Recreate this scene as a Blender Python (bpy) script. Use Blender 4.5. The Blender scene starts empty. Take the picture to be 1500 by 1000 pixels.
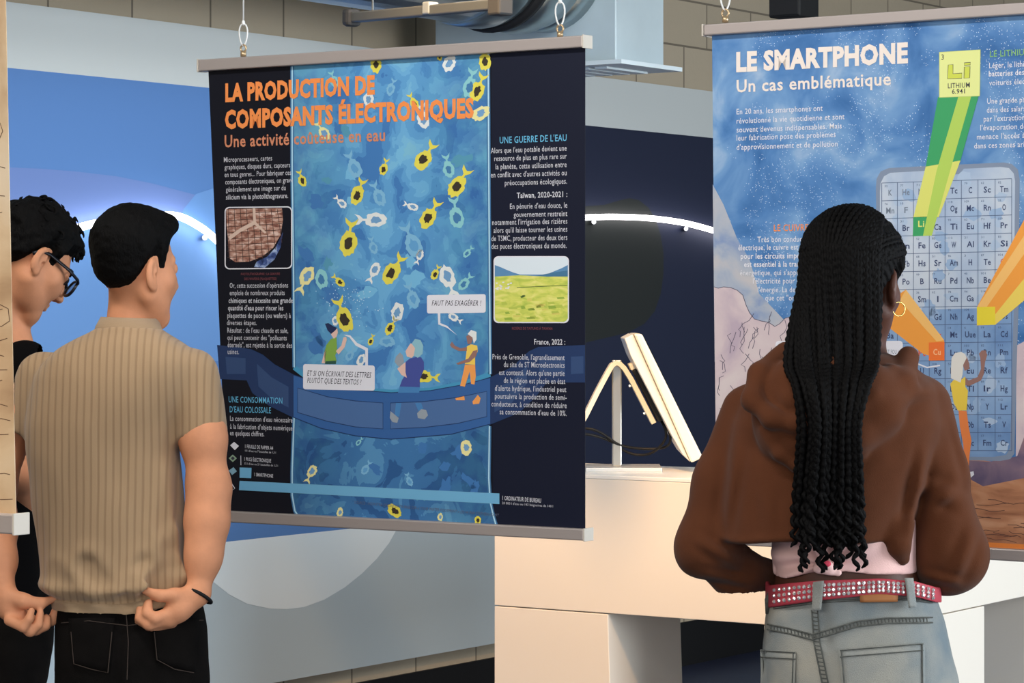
import bpy, bmesh, math, random
import numpy as np
from mathutils import Matrix, Vector

# ------------------------------------------------------------------ camera, world, lights, exposure
scene = bpy.context.scene
COL = scene.collection
F, HV, CZ = 4115.0, 447.0, 1.57          # focal length in pixels, horizon row, eye height
AX = np.array([.831, -.556, 0.0]); AX /= np.linalg.norm(AX)     # along the posters, to the right
BX = np.array([-AX[1], AX[0], 0.0])                             # along the mural wall, away
ROOMROT = math.atan2(AX[1], AX[0])

def AB(a, b, z): return AX * a + BX * b + np.array([0, 0, z])

cam_d = bpy.data.cameras.new('camera'); cam = bpy.data.objects.new('camera', cam_d); COL.objects.link(cam)
cam.location = (0, 0, CZ); cam.rotation_euler = (math.pi / 2, 0, 0)
cam_d.sensor_width = 36; cam_d.lens = 36 * F / 1500; cam_d.shift_y = -(500 - HV) / 1500
cam_d.clip_start = .05; cam_d.clip_end = 100
scene.camera = cam
scene.view_settings.view_transform = 'Standard'; scene.view_settings.look = 'None'
scene.view_settings.gamma = 1; scene.view_settings.use_curve_mapping = False
scene.view_settings.exposure = 0.0

world = bpy.data.worlds.new('world'); scene.world = world; world.use_nodes = True
world.node_tree.nodes['Background'].inputs[0].default_value = (.86, .93, 1, 1)
_nt = world.node_tree; _bg = _nt.nodes['Background']       # a dim hall with brighter windows along its right side
_tc = _nt.nodes.new('ShaderNodeTexCoord'); _dp = _nt.nodes.new('ShaderNodeVectorMath'); _dp.operation = 'DOT_PRODUCT'; _dp.inputs[1].default_value = tuple(AX)
_mr = _nt.nodes.new('ShaderNodeMapRange'); _mr.inputs['From Min'].default_value = -.2; _mr.inputs['From Max'].default_value = .9; _mr.inputs['To Min'].default_value = .36; _mr.inputs['To Max'].default_value = 1.7
_nt.links.new(_tc.outputs['Generated'], _dp.inputs[0]); _nt.links.new(_dp.outputs['Value'], _mr.inputs['Value']); _nt.links.new(_mr.outputs[0], _bg.inputs[1])

def aim(o, tgt):
    d = Vector(tgt) - o.location
    o.rotation_euler = d.to_track_quat('-Z', 'Y').to_euler()
def area(name, loc, tgt, sx, sy, power, col):
    l = bpy.data.lights.new(name, 'AREA'); l.shape = 'RECTANGLE'; l.size = sx; l.size_y = sy; l.energy = power; l.color = col
    o = bpy.data.objects.new(name, l); COL.objects.link(o); o.location = loc; aim(o, tgt); return o
def spot(name, loc, tgt, power, col, angle=60, blend=.7, rad=.08):
    l = bpy.data.lights.new(name, 'SPOT'); l.energy = power; l.color = col; l.spot_size = math.radians(angle); l.spot_blend = blend; l.shadow_soft_size = rad
    o = bpy.data.objects.new(name, l); COL.objects.link(o); o.location = loc; aim(o, tgt); return o
area('window_light', AB(2.6, 6.8, 1.9), AB(-4.5, 7.0, 1.2), 4.5, 2.4, 380, (.86, .94, 1))
area('front_fill', AB(-.8, -1.5, 3.2), AB(-3.0, 5.2, 1.3), 5, 2.5, 225, (1, .95, .88))  # added fill from behind the camera, not a known lamp of the hall
area('wall_fill', AB(-3.4, 6.6, 3.2), AB(-6.2, 8.0, 1.4), 3.5, .8, 46, (.9, .96, 1))  # extra light put in to brighten the mural wall, no fixture behind it
spot('plinth_spot', AB(-3.9, 5.35, 3.25), AB(-4.3, 7.25, .8), 440, (1, .59, .26), 62)
spot('visitor_spot', AB(-4.2, 1.9, 3.1), AB(-3.35, 3.8, .95), 150, (1, .70, .38), 34)
area('poster_fill', AB(-3.0, 2.75, 3.35), AB(-3.0, 4.77, 1.3), 3.2, .3, 75, (1, .97, .93))  # unseen strip added to lift the poster fronts

# ------------------------------------------------------------------ projection helpers
def W(u, v, Y): return np.array([(u - 750) / F * Y, Y, CZ + (HV - v) / F * Y])
def onB(u, v, b0, off=0.0):                 # pixel -> point of the vertical plane b = b0
    dx = (u - 750) / F
    d = np.array([dx, 1, (HV - v) / F]); t = (b0 - off) / (BX[0] * dx + BX[1])
    return d * t + np.array([0, 0, CZ])
def onA(u, v, a0, off=0.0):                 # pixel -> point of the vertical plane a = a0
    dx = (u - 750) / F
    d = np.array([dx, 1, (HV - v) / F]); t = (a0 + off) / (AX[0] * dx + AX[1])
    return d * t + np.array([0, 0, CZ])

# ------------------------------------------------------------------ materials
def s2l(c):
    c = c / 255.0
    return c / 12.92 if c <= .04045 else ((c + .055) / 1.055) ** 2.4
def lin(rgb): return (s2l(rgb[0]), s2l(rgb[1]), s2l(rgb[2]), 1)
MATS = {}
def M(name, rgb=(128, 128, 128), rough=.6, metal=0.0, var=0.0, vscale=20.0, bump=0.0, bscale=200.0, stretch=(1, 1, 1), spec=.3, sheen=0.0, emit=0.0, rgb2=None):
    if name in MATS: return MATS[name]
    m = bpy.data.materials.new(name); m.use_nodes = True; nt = m.node_tree
    b = nt.nodes['Principled BSDF']; c = lin(rgb)
    b.inputs['Base Color'].default_value = c; b.inputs['Roughness'].default_value = rough
    b.inputs['Metallic'].default_value = metal; b.inputs['Specular IOR Level'].default_value = spec
    if sheen: b.inputs['Sheen Weight'].default_value = sheen; b.inputs['Sheen Roughness'].default_value = .5
    if emit: b.inputs['Emission Color'].default_value = c; b.inputs['Emission Strength'].default_value = emit
    if var or bump or rgb2:
        tc = nt.nodes.new('ShaderNodeTexCoord'); mp = nt.nodes.new('ShaderNodeMapping'); mp.inputs['Scale'].default_value = stretch
        nt.links.new(tc.outputs['Object'], mp.inputs[0])
        if var or rgb2:
            n = nt.nodes.new('ShaderNodeTexNoise'); n.inputs['Scale'].default_value = vscale; n.inputs['Detail'].default_value = 5
            nt.links.new(mp.outputs[0], n.inputs['Vector'])
            r = nt.nodes.new('ShaderNodeValToRGB'); r.color_ramp.elements[0].position = .32; r.color_ramp.elements[1].position = .68
            if rgb2: c1, c2 = c, lin(rgb2)
            else: c1 = tuple(x * (1 - var) for x in c[:3]) + (1,); c2 = tuple(min(1, x * (1 + var)) for x in c[:3]) + (1,)
            r.color_ramp.elements[0].color = c1; r.color_ramp.elements[1].color = c2
            nt.links.new(n.outputs['Fac'], r.inputs[0]); nt.links.new(r.outputs[0], b.inputs['Base Color'])
        if bump:
            n2 = nt.nodes.new('ShaderNodeTexNoise'); n2.inputs['Scale'].default_value = bscale; n2.inputs['Detail'].default_value = 3
            nt.links.new(mp.outputs[0], n2.inputs['Vector'])
            bp = nt.nodes.new('ShaderNodeBump'); bp.inputs['Strength'].default_value = bump; bp.inputs['Distance'].default_value = .002
            nt.links.new(n2.outputs['Fac'], bp.inputs['Height']); nt.links.new(bp.outputs[0], b.inputs['Normal'])
    MATS[name] = m; return m

def watercolour(name, cols, scale=9.0, detail=6.0, sides=None, speck=None, stretch=(1, 1, 1), step=False):
    """printed watercolour: stepped noise patches, optional mix to a second tint along x, optional white specks"""
    m = bpy.data.materials.new(name); m.use_nodes = True; nt = m.node_tree; L = nt.links
    b = nt.nodes['Principled BSDF']; b.inputs['Roughness'].default_value = .5; b.inputs['Specular IOR Level'].default_value = .25
    tc = nt.nodes.new('ShaderNodeTexCoord'); mp = nt.nodes.new('ShaderNodeMapping'); mp.inputs['Scale'].default_value = stretch
    L.new(tc.outputs['Object'], mp.inputs[0])
    n = nt.nodes.new('ShaderNodeTexNoise'); n.inputs['Scale'].default_value = scale; n.inputs['Detail'].default_value = detail; n.inputs['Distortion'].default_value = .6
    L.new(mp.outputs[0], n.inputs['Vector'])
    r = nt.nodes.new('ShaderNodeValToRGB'); e = r.color_ramp.elements
    k = len(cols)
    while len(e) < k: e.new(.5)
    for i, c in enumerate(cols):
        e[i].position = .33 + .34 * i / max(1, k - 1); e[i].color = lin(c)
    if step: r.color_ramp.interpolation = 'CONSTANT'
    L.new(n.outputs['Fac'], r.inputs[0]); out = r.outputs[0]
    if sides:                                   # (x0, x1, tint): distance from the middle of the print tints it
        sx = nt.nodes.new('ShaderNodeSeparateXYZ'); L.new(tc.outputs['Object'], sx.inputs[0])
        a = nt.nodes.new('ShaderNodeMath'); a.operation = 'SUBTRACT'; a.inputs[1].default_value = (sides[0] + sides[1]) / 2; L.new(sx.outputs['X'], a.inputs[0])
        ab = nt.nodes.new('ShaderNodeMath'); ab.operation = 'ABSOLUTE'; L.new(a.outputs[0], ab.inputs[0])
        mr = nt.nodes.new('ShaderNodeMapRange'); mr.inputs['From Min'].default_value = .1 * (sides[1] - sides[0]); mr.inputs['From Max'].default_value = .5 * (sides[1] - sides[0]); mr.inputs['To Max'].default_value = .62
        L.new(ab.outputs[0], mr.inputs['Value'])
        mx = nt.nodes.new('ShaderNodeMix'); mx.data_type = 'RGBA'; L.new(mr.outputs[0], mx.inputs[0]); L.new(out, mx.inputs[6])
        n3 = nt.nodes.new('ShaderNodeTexNoise'); n3.inputs['Scale'].default_value = scale * 1.6; n3.inputs['Detail'].default_value = 6; L.new(mp.outputs[0], n3.inputs['Vector'])
        r3 = nt.nodes.new('ShaderNodeValToRGB'); r3.color_ramp.elements[0].position = .42; r3.color_ramp.elements[1].position = .58
        r3.color_ramp.elements[0].color = lin(sides[2]); r3.color_ramp.elements[1].color = lin(sides[3]); L.new(n3.outputs['Fac'], r3.inputs[0])
        L.new(r3.outputs[0], mx.inputs[7]); out = mx.outputs[2]
    if speck:                                   # (scale, size, colour)
        v = nt.nodes.new('ShaderNodeTexVoronoi'); v.inputs['Scale'].default_value = speck[0]; L.new(tc.outputs['Object'], v.inputs['Vector'])
        lt = nt.nodes.new('ShaderNodeMath'); lt.operation = 'LESS_THAN'; lt.inputs[1].default_value = speck[1]; L.new(v.outputs['Distance'], lt.inputs[0])
        n4 = nt.nodes.new('ShaderNodeTexNoise'); n4.inputs['Scale'].default_value = 6; L.new(tc.outputs['Object'], n4.inputs['Vector'])
        gt = nt.nodes.new('ShaderNodeMath'); gt.operation = 'GREATER_THAN'; gt.inputs[1].default_value = .5; L.new(n4.outputs['Fac'], gt.inputs[0])
        ml = nt.nodes.new('ShaderNodeMath'); ml.operation = 'MULTIPLY'; L.new(lt.outputs[0], ml.inputs[0]); L.new(gt.outputs[0], ml.inputs[1])
        mx2 = nt.nodes.new('ShaderNodeMix'); mx2.data_type = 'RGBA'; L.new(ml.outputs[0], mx2.inputs[0]); L.new(out, mx2.inputs[6]); mx2.inputs[7].default_value = lin(speck[2]); out = mx2.outputs[2]
    L.new(out, b.inputs['Base Color']); MATS[name] = m; return m

# ------------------------------------------------------------------ objects
def thing(name, base, rotz=0.0, label=None, cat=None, group=None):
    o = bpy.data.objects.new(name, None); COL.objects.link(o)
    o.location = base; o.rotation_euler = (0, 0, rotz); o.empty_display_size = .1
    ROOT[o.name] = (Matrix.Translation(Vector(base)) @ Matrix.Rotation(rotz, 4, 'Z')).inverted()
    tag(o, label, cat, group); return o
ROOT = {}
def tag(o, label=None, cat=None, group=None, kind=None):
    if label: o['label'] = label
    if cat: o['category'] = cat
    if group: o['group'] = group
    if kind: o['kind'] = kind
    return o

class G:
    def __init__(s): s.v = []; s.f = []; s.m = []; s.n = 0
    def add(s, vs, fs, m=0):
        vs = np.asarray(vs, dtype=float).reshape(-1, 3)
        s.v.append(vs); o = s.n; s.n += len(vs)
        for f in fs: s.f.append(tuple(int(i) + o for i in f)); s.m.append(m)
        return s
    def hexa(s, p, m=0):        # 8 corners: bottom ring 0-3, top ring 4-7
        return s.add(p, [(0, 3, 2, 1), (4, 5, 6, 7), (0, 1, 5, 4), (1, 2, 6, 5), (2, 3, 7, 6), (3, 0, 4, 7)], m)
    def box(s, c, sx, sy, sz, R=None, m=0):     # centre, sizes, optional 3x3 axes (rows)
        R = np.eye(3) if R is None else np.asarray(R); c = np.asarray(c, float)
        p = []
        for z in (-.5, .5):
            for x, y in ((-.5, -.5), (.5, -.5), (.5, .5), (-.5, .5)): p.append(c + R[0] * x * sx + R[1] * y * sy + R[2] * z * sz)
        return s.hexa(p, m)
    def abox(s, a0, a1, b0, b1, z0, z1, m=0):   # box aligned with the room
        p = [AB(a, b, z) for z in (z0, z1) for a, b in ((a0, b0), (a1, b0), (a1, b1), (a0, b1))]
        return s.hexa(p, m)
    def tube(s, pts, r, n=10, m=0, caps=True, closed=False, flat=None):
        pts = [np.asarray(p, float) for p in pts]; k = len(pts); rr = r if hasattr(r, '__len__') else [r] * k
        vs = []; prev = None
        for i in range(k):
            if closed: t = pts[(i + 1) % k] - pts[i - 1]
            else: t = pts[min(i + 1, k - 1)] - pts[max(i - 1, 0)]
            t = t / (np.linalg.norm(t) + 1e-12)
            if prev is None:
                h = np.array([0, 0, 1.0]) if abs(t[2]) < .9 else np.array([1.0, 0, 0])
                x = np.cross(h, t)
            else: x = prev - t * np.dot(prev, t)
            x = x / (np.linalg.norm(x) + 1e-12); prev = x; y = np.cross(t, x)
            for j in range(n):
                q = 2 * math.pi * j / n
                vs.append(pts[i] + rr[i] * (x * math.cos(q) + y * math.sin(q) * (flat or 1)))
        fs = []
        for i in range(k if closed else k - 1):
            i2 = (i + 1) % k
            for j in range(n): fs.append((i * n + j, i * n + (j + 1) % n, i2 * n + (j + 1) % n, i2 * n + j))
        if caps and not closed:
            fs.append(tuple(range(n - 1, -1, -1))); fs.append(tuple((k - 1) * n + j for j in range(n)))
        return s.add(vs, fs, m)
    def prism(s, poly, d, m=0):     # polygon (list of 3d points) extruded by vector d
        p = [np.asarray(q, float) for q in poly]; k = len(p); d = np.asarray(d, float)
        return s.add(p + [q + d for q in p], [tuple(range(k - 1, -1, -1)), tuple(range(k, 2 * k))] + [(i, (i + 1) % k, k + (i + 1) % k, k + i) for i in range(k)], m)
    def sphere(s, c, r, n=12, m=0, sc=(1, 1, 1)):
        vs = []; fs = []
        for i in range(n + 1):
            th = math.pi * i / n
            for j in range(2 * n):
                ph = math.pi * j / n
                vs.append(np.asarray(c) + r * np.array([math.sin(th) * math.cos(ph) * sc[0], math.sin(th) * math.sin(ph) * sc[1], math.cos(th) * sc[2]]))
        for i in range(n):
            for j in range(2 * n): fs.append((i * 2 * n + j, (i + 1) * 2 * n + j, (i + 1) * 2 * n + (j + 1) % (2 * n), i * 2 * n + (j + 1) % (2 * n)))
        return s.add(vs, fs, m)
    def build(s, name, mats, parent=None, smooth=False, bevel=0.0, fix=True, base=None):
        mats = mats if isinstance(mats, (list, tuple)) else [mats]
        V = np.concatenate(s.v)
        root = parent
        while root is not None and root.name not in ROOT: root = root.parent
        if root is not None:
            Mi = np.array(ROOT[root.name]); V = V @ Mi[:3, :3].T + Mi[:3, 3]; loc = None
        else:
            loc = np.array([(V[:, 0].min() + V[:, 0].max()) / 2, (V[:, 1].min() + V[:, 1].max()) / 2, V[:, 2].min()]); V = V - loc
        me = bpy.data.meshes.new(name); me.from_pydata(V.tolist(), [], s.f)
        for m in mats: me.materials.append(m)
        me.polygons.foreach_set('material_index', np.array(s.m, dtype=np.int32))
        if fix:
            bm = bmesh.new(); bm.from_mesh(me); bmesh.ops.recalc_face_normals(bm, faces=bm.faces); bm.to_mesh(me); bm.free()
        me.polygons.foreach_set('use_smooth', np.full(len(me.polygons), bool(smooth)))
        me.update()
        o = bpy.data.objects.new(name, me); COL.objects.link(o)
        if parent is not None: o.parent = parent
        if loc is not None: o.location = loc
        if bevel:
            md = o.modifiers.new('bevel', 'BEVEL'); md.width = bevel; md.segments = 2; md.limit_method = 'ANGLE'
        return o

def catmull(P, n=8):
    P = [np.asarray(p, float) for p in P]; Q = [2 * P[0] - P[1]] + P + [2 * P[-1] - P[-2]]; out = []
    for i in range(1, len(Q) - 2):
        for k in range(n):
            t = k / n
            out.append(.5 * (2 * Q[i] + (Q[i + 1] - Q[i - 1]) * t + (2 * Q[i - 1] - 5 * Q[i] + 4 * Q[i + 1] - Q[i + 2]) * t * t + (3 * Q[i] - Q[i - 1] - 3 * Q[i + 1] + Q[i + 2]) * t ** 3))
    out.append(P[-1]); return out

# ------------------------------------------------------------------ the room
def brick_mat():
    m = bpy.data.materials.new('concrete_block'); m.use_nodes = True; nt = m.node_tree; L = nt.links
    b = nt.nodes['Principled BSDF']; b.inputs['Roughness'].default_value = .9
    tc = nt.nodes.new('ShaderNodeTexCoord'); sx = nt.nodes.new('ShaderNodeSeparateXYZ'); cb = nt.nodes.new('ShaderNodeCombineXYZ')
    L.new(tc.outputs['Object'], sx.inputs[0]); L.new(sx.outputs['X'], cb.inputs['X']); L.new(sx.outputs['Z'], cb.inputs['Y'])
    br = nt.nodes.new('ShaderNodeTexBrick'); br.inputs['Scale'].default_value = 1; br.inputs['Brick Width'].default_value = .4; br.inputs['Row Height'].default_value = .2
    br.inputs['Mortar Size'].default_value = .005; br.inputs['Mortar Smooth'].default_value = .2; br.offset = .5
    br.inputs['Color1'].default_value = lin((168, 154, 132)); br.inputs['Color2'].default_value = lin((176, 162, 140)); br.inputs['Mortar'].default_value = lin((112, 102, 88))
    L.new(cb.outputs[0], br.inputs['Vector'])
    n = nt.nodes.new('ShaderNodeTexNoise'); n.inputs['Scale'].default_value = 60; n.inputs['Detail'].default_value = 6; L.new(tc.outputs['Object'], n.inputs['Vector'])
    mx = nt.nodes.new('ShaderNodeMix'); mx.data_type = 'RGBA'; mx.blend_type = 'MULTIPLY'; mx.inputs[0].default_value = .35
    L.new(br.outputs['Color'], mx.inputs[6]); L.new(n.outputs['Color'], mx.inputs[7])
    bp = nt.nodes.new('ShaderNodeBump'); bp.inputs['Strength'].default_value = .4; bp.inputs['Distance'].default_value = .004
    L.new(n.outputs['Fac'], bp.inputs['Height']); L.new(bp.outputs[0], b.inputs['Normal'])
    L.new(br.outputs['Color'], b.inputs['Base Color']); return m
A_WALL = -6.19
# wall built around a local frame: x along the wall, z up
def room_local(name, a0, a1, b0, b1, z0, z1, mat, kind='structure'):
    """box with its own axes turned with the room: local x along b"""
    me = bpy.data.meshes.new(name); lb, la, lz = b1 - b0, a1 - a0, z1 - z0
    bm = bmesh.new(); bmesh.ops.create_cube(bm, size=1, matrix=Matrix.Diagonal((lb, la, lz, 1)))
    bm.to_mesh(me); bm.free(); me.materials.append(mat)
    o = bpy.data.objects.new(name, me); COL.objects.link(o)
    o.location = AB((a0 + a1) / 2, (b0 + b1) / 2, (z0 + z1) / 2); o.rotation_euler = (0, 0, math.atan2(BX[1], BX[0]))
    if kind: o['kind'] = kind
    return o
m_floor = M('dark_vinyl_floor', (40, 48, 72), .45, var=.08, vscale=8)
room_local('floor', A_WALL - .2, 5.0, -3, 19, -.1, 0, m_floor)
wl = room_local('wall_left', A_WALL - .25, A_WALL, -3, 19, 0, 3.4, brick_mat())
room_local('wall_back', A_WALL, 5.0, 19, 19.2, 0, 3.4, M('grey_plaster', (150, 155, 152), .9, var=.03))
room_local('ceiling', A_WALL - .2, 5.0, -3, 19, 3.4, 3.5, M('ceiling_paint', (120, 122, 122), .9))
room_local('baseboard_left', A_WALL, A_WALL + .012, -3, 19, 0, .19, M('black_skirting', (14, 14, 16), .6))
room_local('trim_1', -6.1, 3, 8.62, 8.635, 0, .004, M('pale_floor_strip', (150, 158, 175), .5))

# mural board on the wall, shapes printed on its face
def mural():
    a_face = A_WALL + .032
    zt, zb, z1, z2 = 2.513, .25, 2.308, .757
    b_lo, b_hi = 5.2, 15.6
    root = thing('mural_board', AB(a_face, (b_lo + b_hi) / 2, zb), ROOMROT, 'long blue, navy and white mural board with rounded shapes on the block wall', 'wall board')
    white = M('mural_white', (196, 200, 198), .7); pale = M('mural_pale', (214, 224, 228), .7); grey = M('mural_grey', (172, 186, 193), .7)
    blue = M('mural_blue', (84, 124, 180), .6); lav = M('mural_lavender', (102, 126, 180), .6); sky = M('mural_sky', (100, 142, 196), .6)
    navy = M('mural_navy', (32, 38, 60), .6); olive = M('mural_dark_olive', (38, 41, 40), .6); deep = M('mural_deep_blue', (62, 102, 178), .6)
    g = G(); g.abox(A_WALL + .002, a_face - .0005, b_lo, b_hi, zb, zt, 0)
    def quad(b0, b1, za, zb_, m, lay):
        o = a_face + lay * .0004; g.add([AB(o, b0, za), AB(o, b1, za), AB(o, b1, zb_), AB(o, b0, zb_)], [(0, 1, 2, 3)], m)
    def px(pts, m, lay): g.add([onA(u, v, a_face, lay * .0004) for u, v in pts], [tuple(range(len(pts)))], m)
    quad(b_lo, b_hi, z1, zt, 0, 0)
    bmid = float(np.dot(onA(600, 400, a_face), BX))
    quad(b_lo, bmid, z2, z1, 3, 0); quad(bmid, b_hi, z2, z1, 6, 0); quad(b_lo, b_hi, zb, z2, 2, 0)
    px([(-60, 241), (12, 245), (60, 247), (110, 251), (170, 258), (225, 269), (285, 285), (330, 290), (380, 310), (400, 420), (380, 520), (-60, 560)], 4, 1)
    px([(262, 322), (270, 305), (287, 284), (330, 270), (420, 300), (420, 520), (-60, 560), (-60, 385), (60, 345), (150, 327), (220, 318)], 5, 2)
    # pale disc in the lower band
    zz = CZ + (HV - 893) / F * 10.1
    cb = [onA(u, v, a_face, .0004 * 2) for u, v in ((200, 806), (325, 794), (532, 772), (581, 775), (570, 795), (552, 818), (530, 840), (505, 860), (475, 878), (445, 889), (420, 892), (395, 891), (362, 884), (335, 870), (305, 846), (270, 828), (235, 818))]
    g.add(cb, [tuple(range(len(cb)))], 1)
    px([(700, 310), (800, 304), (857, 302), (885, 300), (905, 294), (922, 290), (936, 293), (950, 304), (961, 322), (968, 345), (972, 370), (972, 400), (968, 430), (959, 456), (944, 474), (920, 487), (857, 502), (700, 505)], 7, 1)
    g.build('board', [white, pale, grey, blue, lav, sky, navy, olive, deep], root, fix=False)
mural()

m_led = M('led_white', (255, 250, 250), .4, emit=6.5)
m_clip = M('clip_plastic', (215, 218, 222), .4)
def light_strip(pts, label, clips):
    c = [onA(u, v, A_WALL + .03, .04) for u, v in pts]
    c = catmull(c, 8); lo = min(p[2] for p in c)
    root = thing('light_strip', (c[0] + c[-1]) / 2 - np.array([0, 0, (c[0] + c[-1])[2] / 2 - lo]), 0, label, 'light strip')
    G().tube(c, .0125, 10).build('glowing_tube', m_led, root, smooth=True)
    for (u, v) in clips:
        p = onA(u, v, A_WALL + .03, .0); q = onA(u, v, A_WALL + .03, .034)
        G().tube([p, q], .01, 8).build('clip', m_clip, root)
light_strip([(-60, 376), (0, 357), (40, 347), (85, 338), (115, 333), (145, 326), (190, 318), (235, 315), (262, 317), (286, 328), (311, 346), (345, 380), (365, 410)], 'glowing white light strip arching on the blue part of the mural board', [(60, 352), (175, 328), (300, 348)])
light_strip([(800, 323), (830, 320), (857, 318.5), (900, 317.5), (950, 319.5), (1000, 326), (1045, 337.5), (1090, 352)], 'glowing white light strip on the navy part of the board above the touchscreen', [(1005, 335), (870, 325)])

# ------------------------------------------------------------------ duct, lamp and fittings under the ceiling
galv = M('galvanised_steel', (172, 186, 190), .3, metal=.95, var=.12, vscale=3, stretch=(1, 1, 1))
galvd = M('galvanised_box', (186, 200, 205), .5, metal=.2, var=.06, vscale=4)
blk = M('black_rubber', (18, 18, 20), .7)
def duct():
    ac, zc, r = -5.48, 2.775, .24; bx0 = 8.43
    root = thing('air_duct', AB(ac, 7.0, zc - r), ROOMROT, 'round galvanised ventilation duct with a square outlet box beside the block wall', 'duct')
    def ring(b, rr, n=40): return [AB(ac + rr * math.cos(2 * math.pi * i / n), b, zc + rr * math.sin(2 * math.pi * i / n)) for i in range(n)]
    def cyl(segs, m, name, mm=0):
        g = G(); n = 40
        vs = sum([ring(b, rr) for b, rr in segs], [])
        fs = [(i * n + j, i * n + (j + 1) % n, (i + 1) * n + (j + 1) % n, (i + 1) * n + j) for i in range(len(segs) - 1) for j in range(n)]
        fs.append(tuple(range(n))); fs.append(tuple((len(segs) - 1) * n + j for j in range(n)))
        g.add(vs, fs); o = g.build(name, m, root, smooth=False)
        for p in o.data.polygons: p.use_smooth = len(p.vertices) == 4
        return o
    cyl([(2.0, r), (7.9, r)], galv, 'duct_pipe')
    cyl([(7.86, r + .006), (7.92, r + .012), (8.0, r + .012), (8.04, r + .004)], galv, 'collar')
    cyl([(8.04, r + .014), (8.07, r + .02), (8.1, r + .014)], blk, 'rubber_seal')
    cyl([(8.1, r + .002), (8.14, r + .012), (8.24, r + .012), (8.28, r - .01), (8.32, r - .01)], galv, 'collar')
    cyl([(8.32, r - .01), (bx0, r - .01)], galv, 'duct_pipe')
    g = G(); g.abox(-5.98, -5.2, bx0, bx0 + .33, 2.43, 3.22); g.build('outlet_box', galvd, root, bevel=.004)
    g = G(); g.abox(-6.0, -5.14, bx0 - .06, bx0 + .36, 2.415, 2.43)
    for i in range(9): g.abox(-5.9 + i * .075, -5.85 + i * .075, bx0 + .02, bx0 + .3, 2.408, 2.415)
    g.build('grille', M('grille_white', (205, 216, 220), .5), root)
    for b in (3.2, 6.4):
        G().tube([AB(ac - .2, b, zc + r * .7), AB(ac - .2, b, 3.4)], .006, 6).build('hanger_rod', galv, root)
        G().tube([AB(ac + .2, b, zc + r * .7), AB(ac + .2, b, 3.4)], .006, 6).build('hanger_rod', galv, root)
duct()
def ceiling_lamp():
    Yl = 7.6
    p0, p1 = W(515, 26, Yl + .25), W(733, 6, Yl - .25)
    d = (p1 - p0) / np.linalg.norm(p1 - p0); L = np.linalg.norm(p1 - p0)
    up = np.array([0, 0, 1.0]); side = np.cross(up, d); side /= np.linalg.norm(side); up2 = np.cross(d, side)
    R = [d, side, up2]
    root = thing('ceiling_lamp', (p0 + p1) / 2 - np.array([0, 0, .03]), 0, 'slim grey lamp rail hanging under the round duct above the water poster', 'lamp')
    c = (p0 + p1) / 2
    G().box(c, L, .03, .028, R).build('rail', M('lamp_rail_grey', (92, 97, 98), .4, metal=.5), root, bevel=.004)
    G().box(p0 + d * .0, .035, .05, .05, R).build('end_cap', M('end_cap_dark', (52, 54, 56), .6), root, bevel=.012)
    G().box(p1, .05, .05, .06, R).build('end_cap', M('end_cap_dark', (52, 54, 56), .6), root, bevel=.006)
    G().box(c + d * .03 + up2 * .006, .03, .036, .034, R).build('clamp', M('clamp_pale', (150, 160, 164), .4, metal=.5), root, bevel=.004)
    G().box(c + up2 * .05 + d * L * .33, L * .32, .05, .02, R).build('diffuser', M('lamp_diffuser', (255, 252, 246), .4, emit=2.5), root, bevel=.004)
    for k in (-.35, .46): G().tube([c + d * L * k + up2 * .01, np.append((c + d * L * k)[:2], 3.4)], .003, 6).build('hanger_wire', M('lamp_rail_grey'), root)
ceiling_lamp()
def loudspeaker():
    Y = 9.5; c0 = W(1163, 9, Y); w = 54 * Y / F
    root = thing('loudspeaker', c0 - np.array([0, 0, .06]), ROOMROT, 'black box loudspeaker hanging from a dark bracket above the smartphone poster', 'loudspeaker')
    R = [AX, BX, np.array([0, 0, 1.0])]
    G().box(c0 + np.array([0, 0, .0]), w * .95, .14, .085, R).build('cabinet', M('speaker_black', (12, 12, 13), .6), root, bevel=.006)
    G().box(c0 - BX * .072, w * .85, .006, .07, R).build('front_grille', M('speaker_mesh', (26, 26, 28), .8), root)
    G().tube([c0 + np.array([0, 0, .04]), np.append(c0[:2], 3.4)], .012, 8).build('bracket', M('bracket_dark', (40, 42, 44), .5), root)
loudspeaker()
def cable_tray():
    Y = 10.3; p = W(1150, 0, Y)
    root = thing('cable_tray', p, ROOMROT, 'dark grey cable tray running under the ceiling behind the black loudspeaker', 'cable tray')
    g = G(); c = p + np.array([0, 0, .03])
    R = [AX, BX, np.array([0, 0, 1.0])]
    g.box(c, .5, .14, .004, R)
    for s in (-1, 1): g.box(c + BX * .07 * s + np.array([0, 0, .02]), .5, .004, .05, R)
    g.build('tray', M('tray_grey', (74, 80, 82), .5, metal=.5), root)
    for s in (-1, 1): G().tube([c + AX * .2 * s, np.append((c + AX * .2 * s)[:2], 3.4)], .005, 6).build('hanger_rod', galv, root)
cable_tray()
# ------------------------------------------------------------------ lettering
_txt = {}
def glyphs(body, bold=0.0, shear=0.0):
    key = (body, bold, shear)
    if key in _txt: return _txt[key]
    cu = bpy.data.curves.new('lettering', 'FONT'); cu.body = body; cu.size = 1; cu.resolution_u = 2; cu.offset = bold; cu.shear = shear; cu.fill_mode = 'FRONT'; cu.space_character = 1.07
    o = bpy.data.objects.new('lettering', cu); me = o.to_mesh()
    v = np.array([x.co[:] for x in me.vertices]).reshape(-1, 3); f = [tuple(p.vertices) for p in me.polygons]
    o.to_mesh_clear(); bpy.data.objects.remove(o); bpy.data.curves.remove(cu)
    _txt[key] = (v, f); return _txt[key]
_H = glyphs('H')[0]; CAP = _H[:, 1].max() - _H[:, 1].min()

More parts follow.
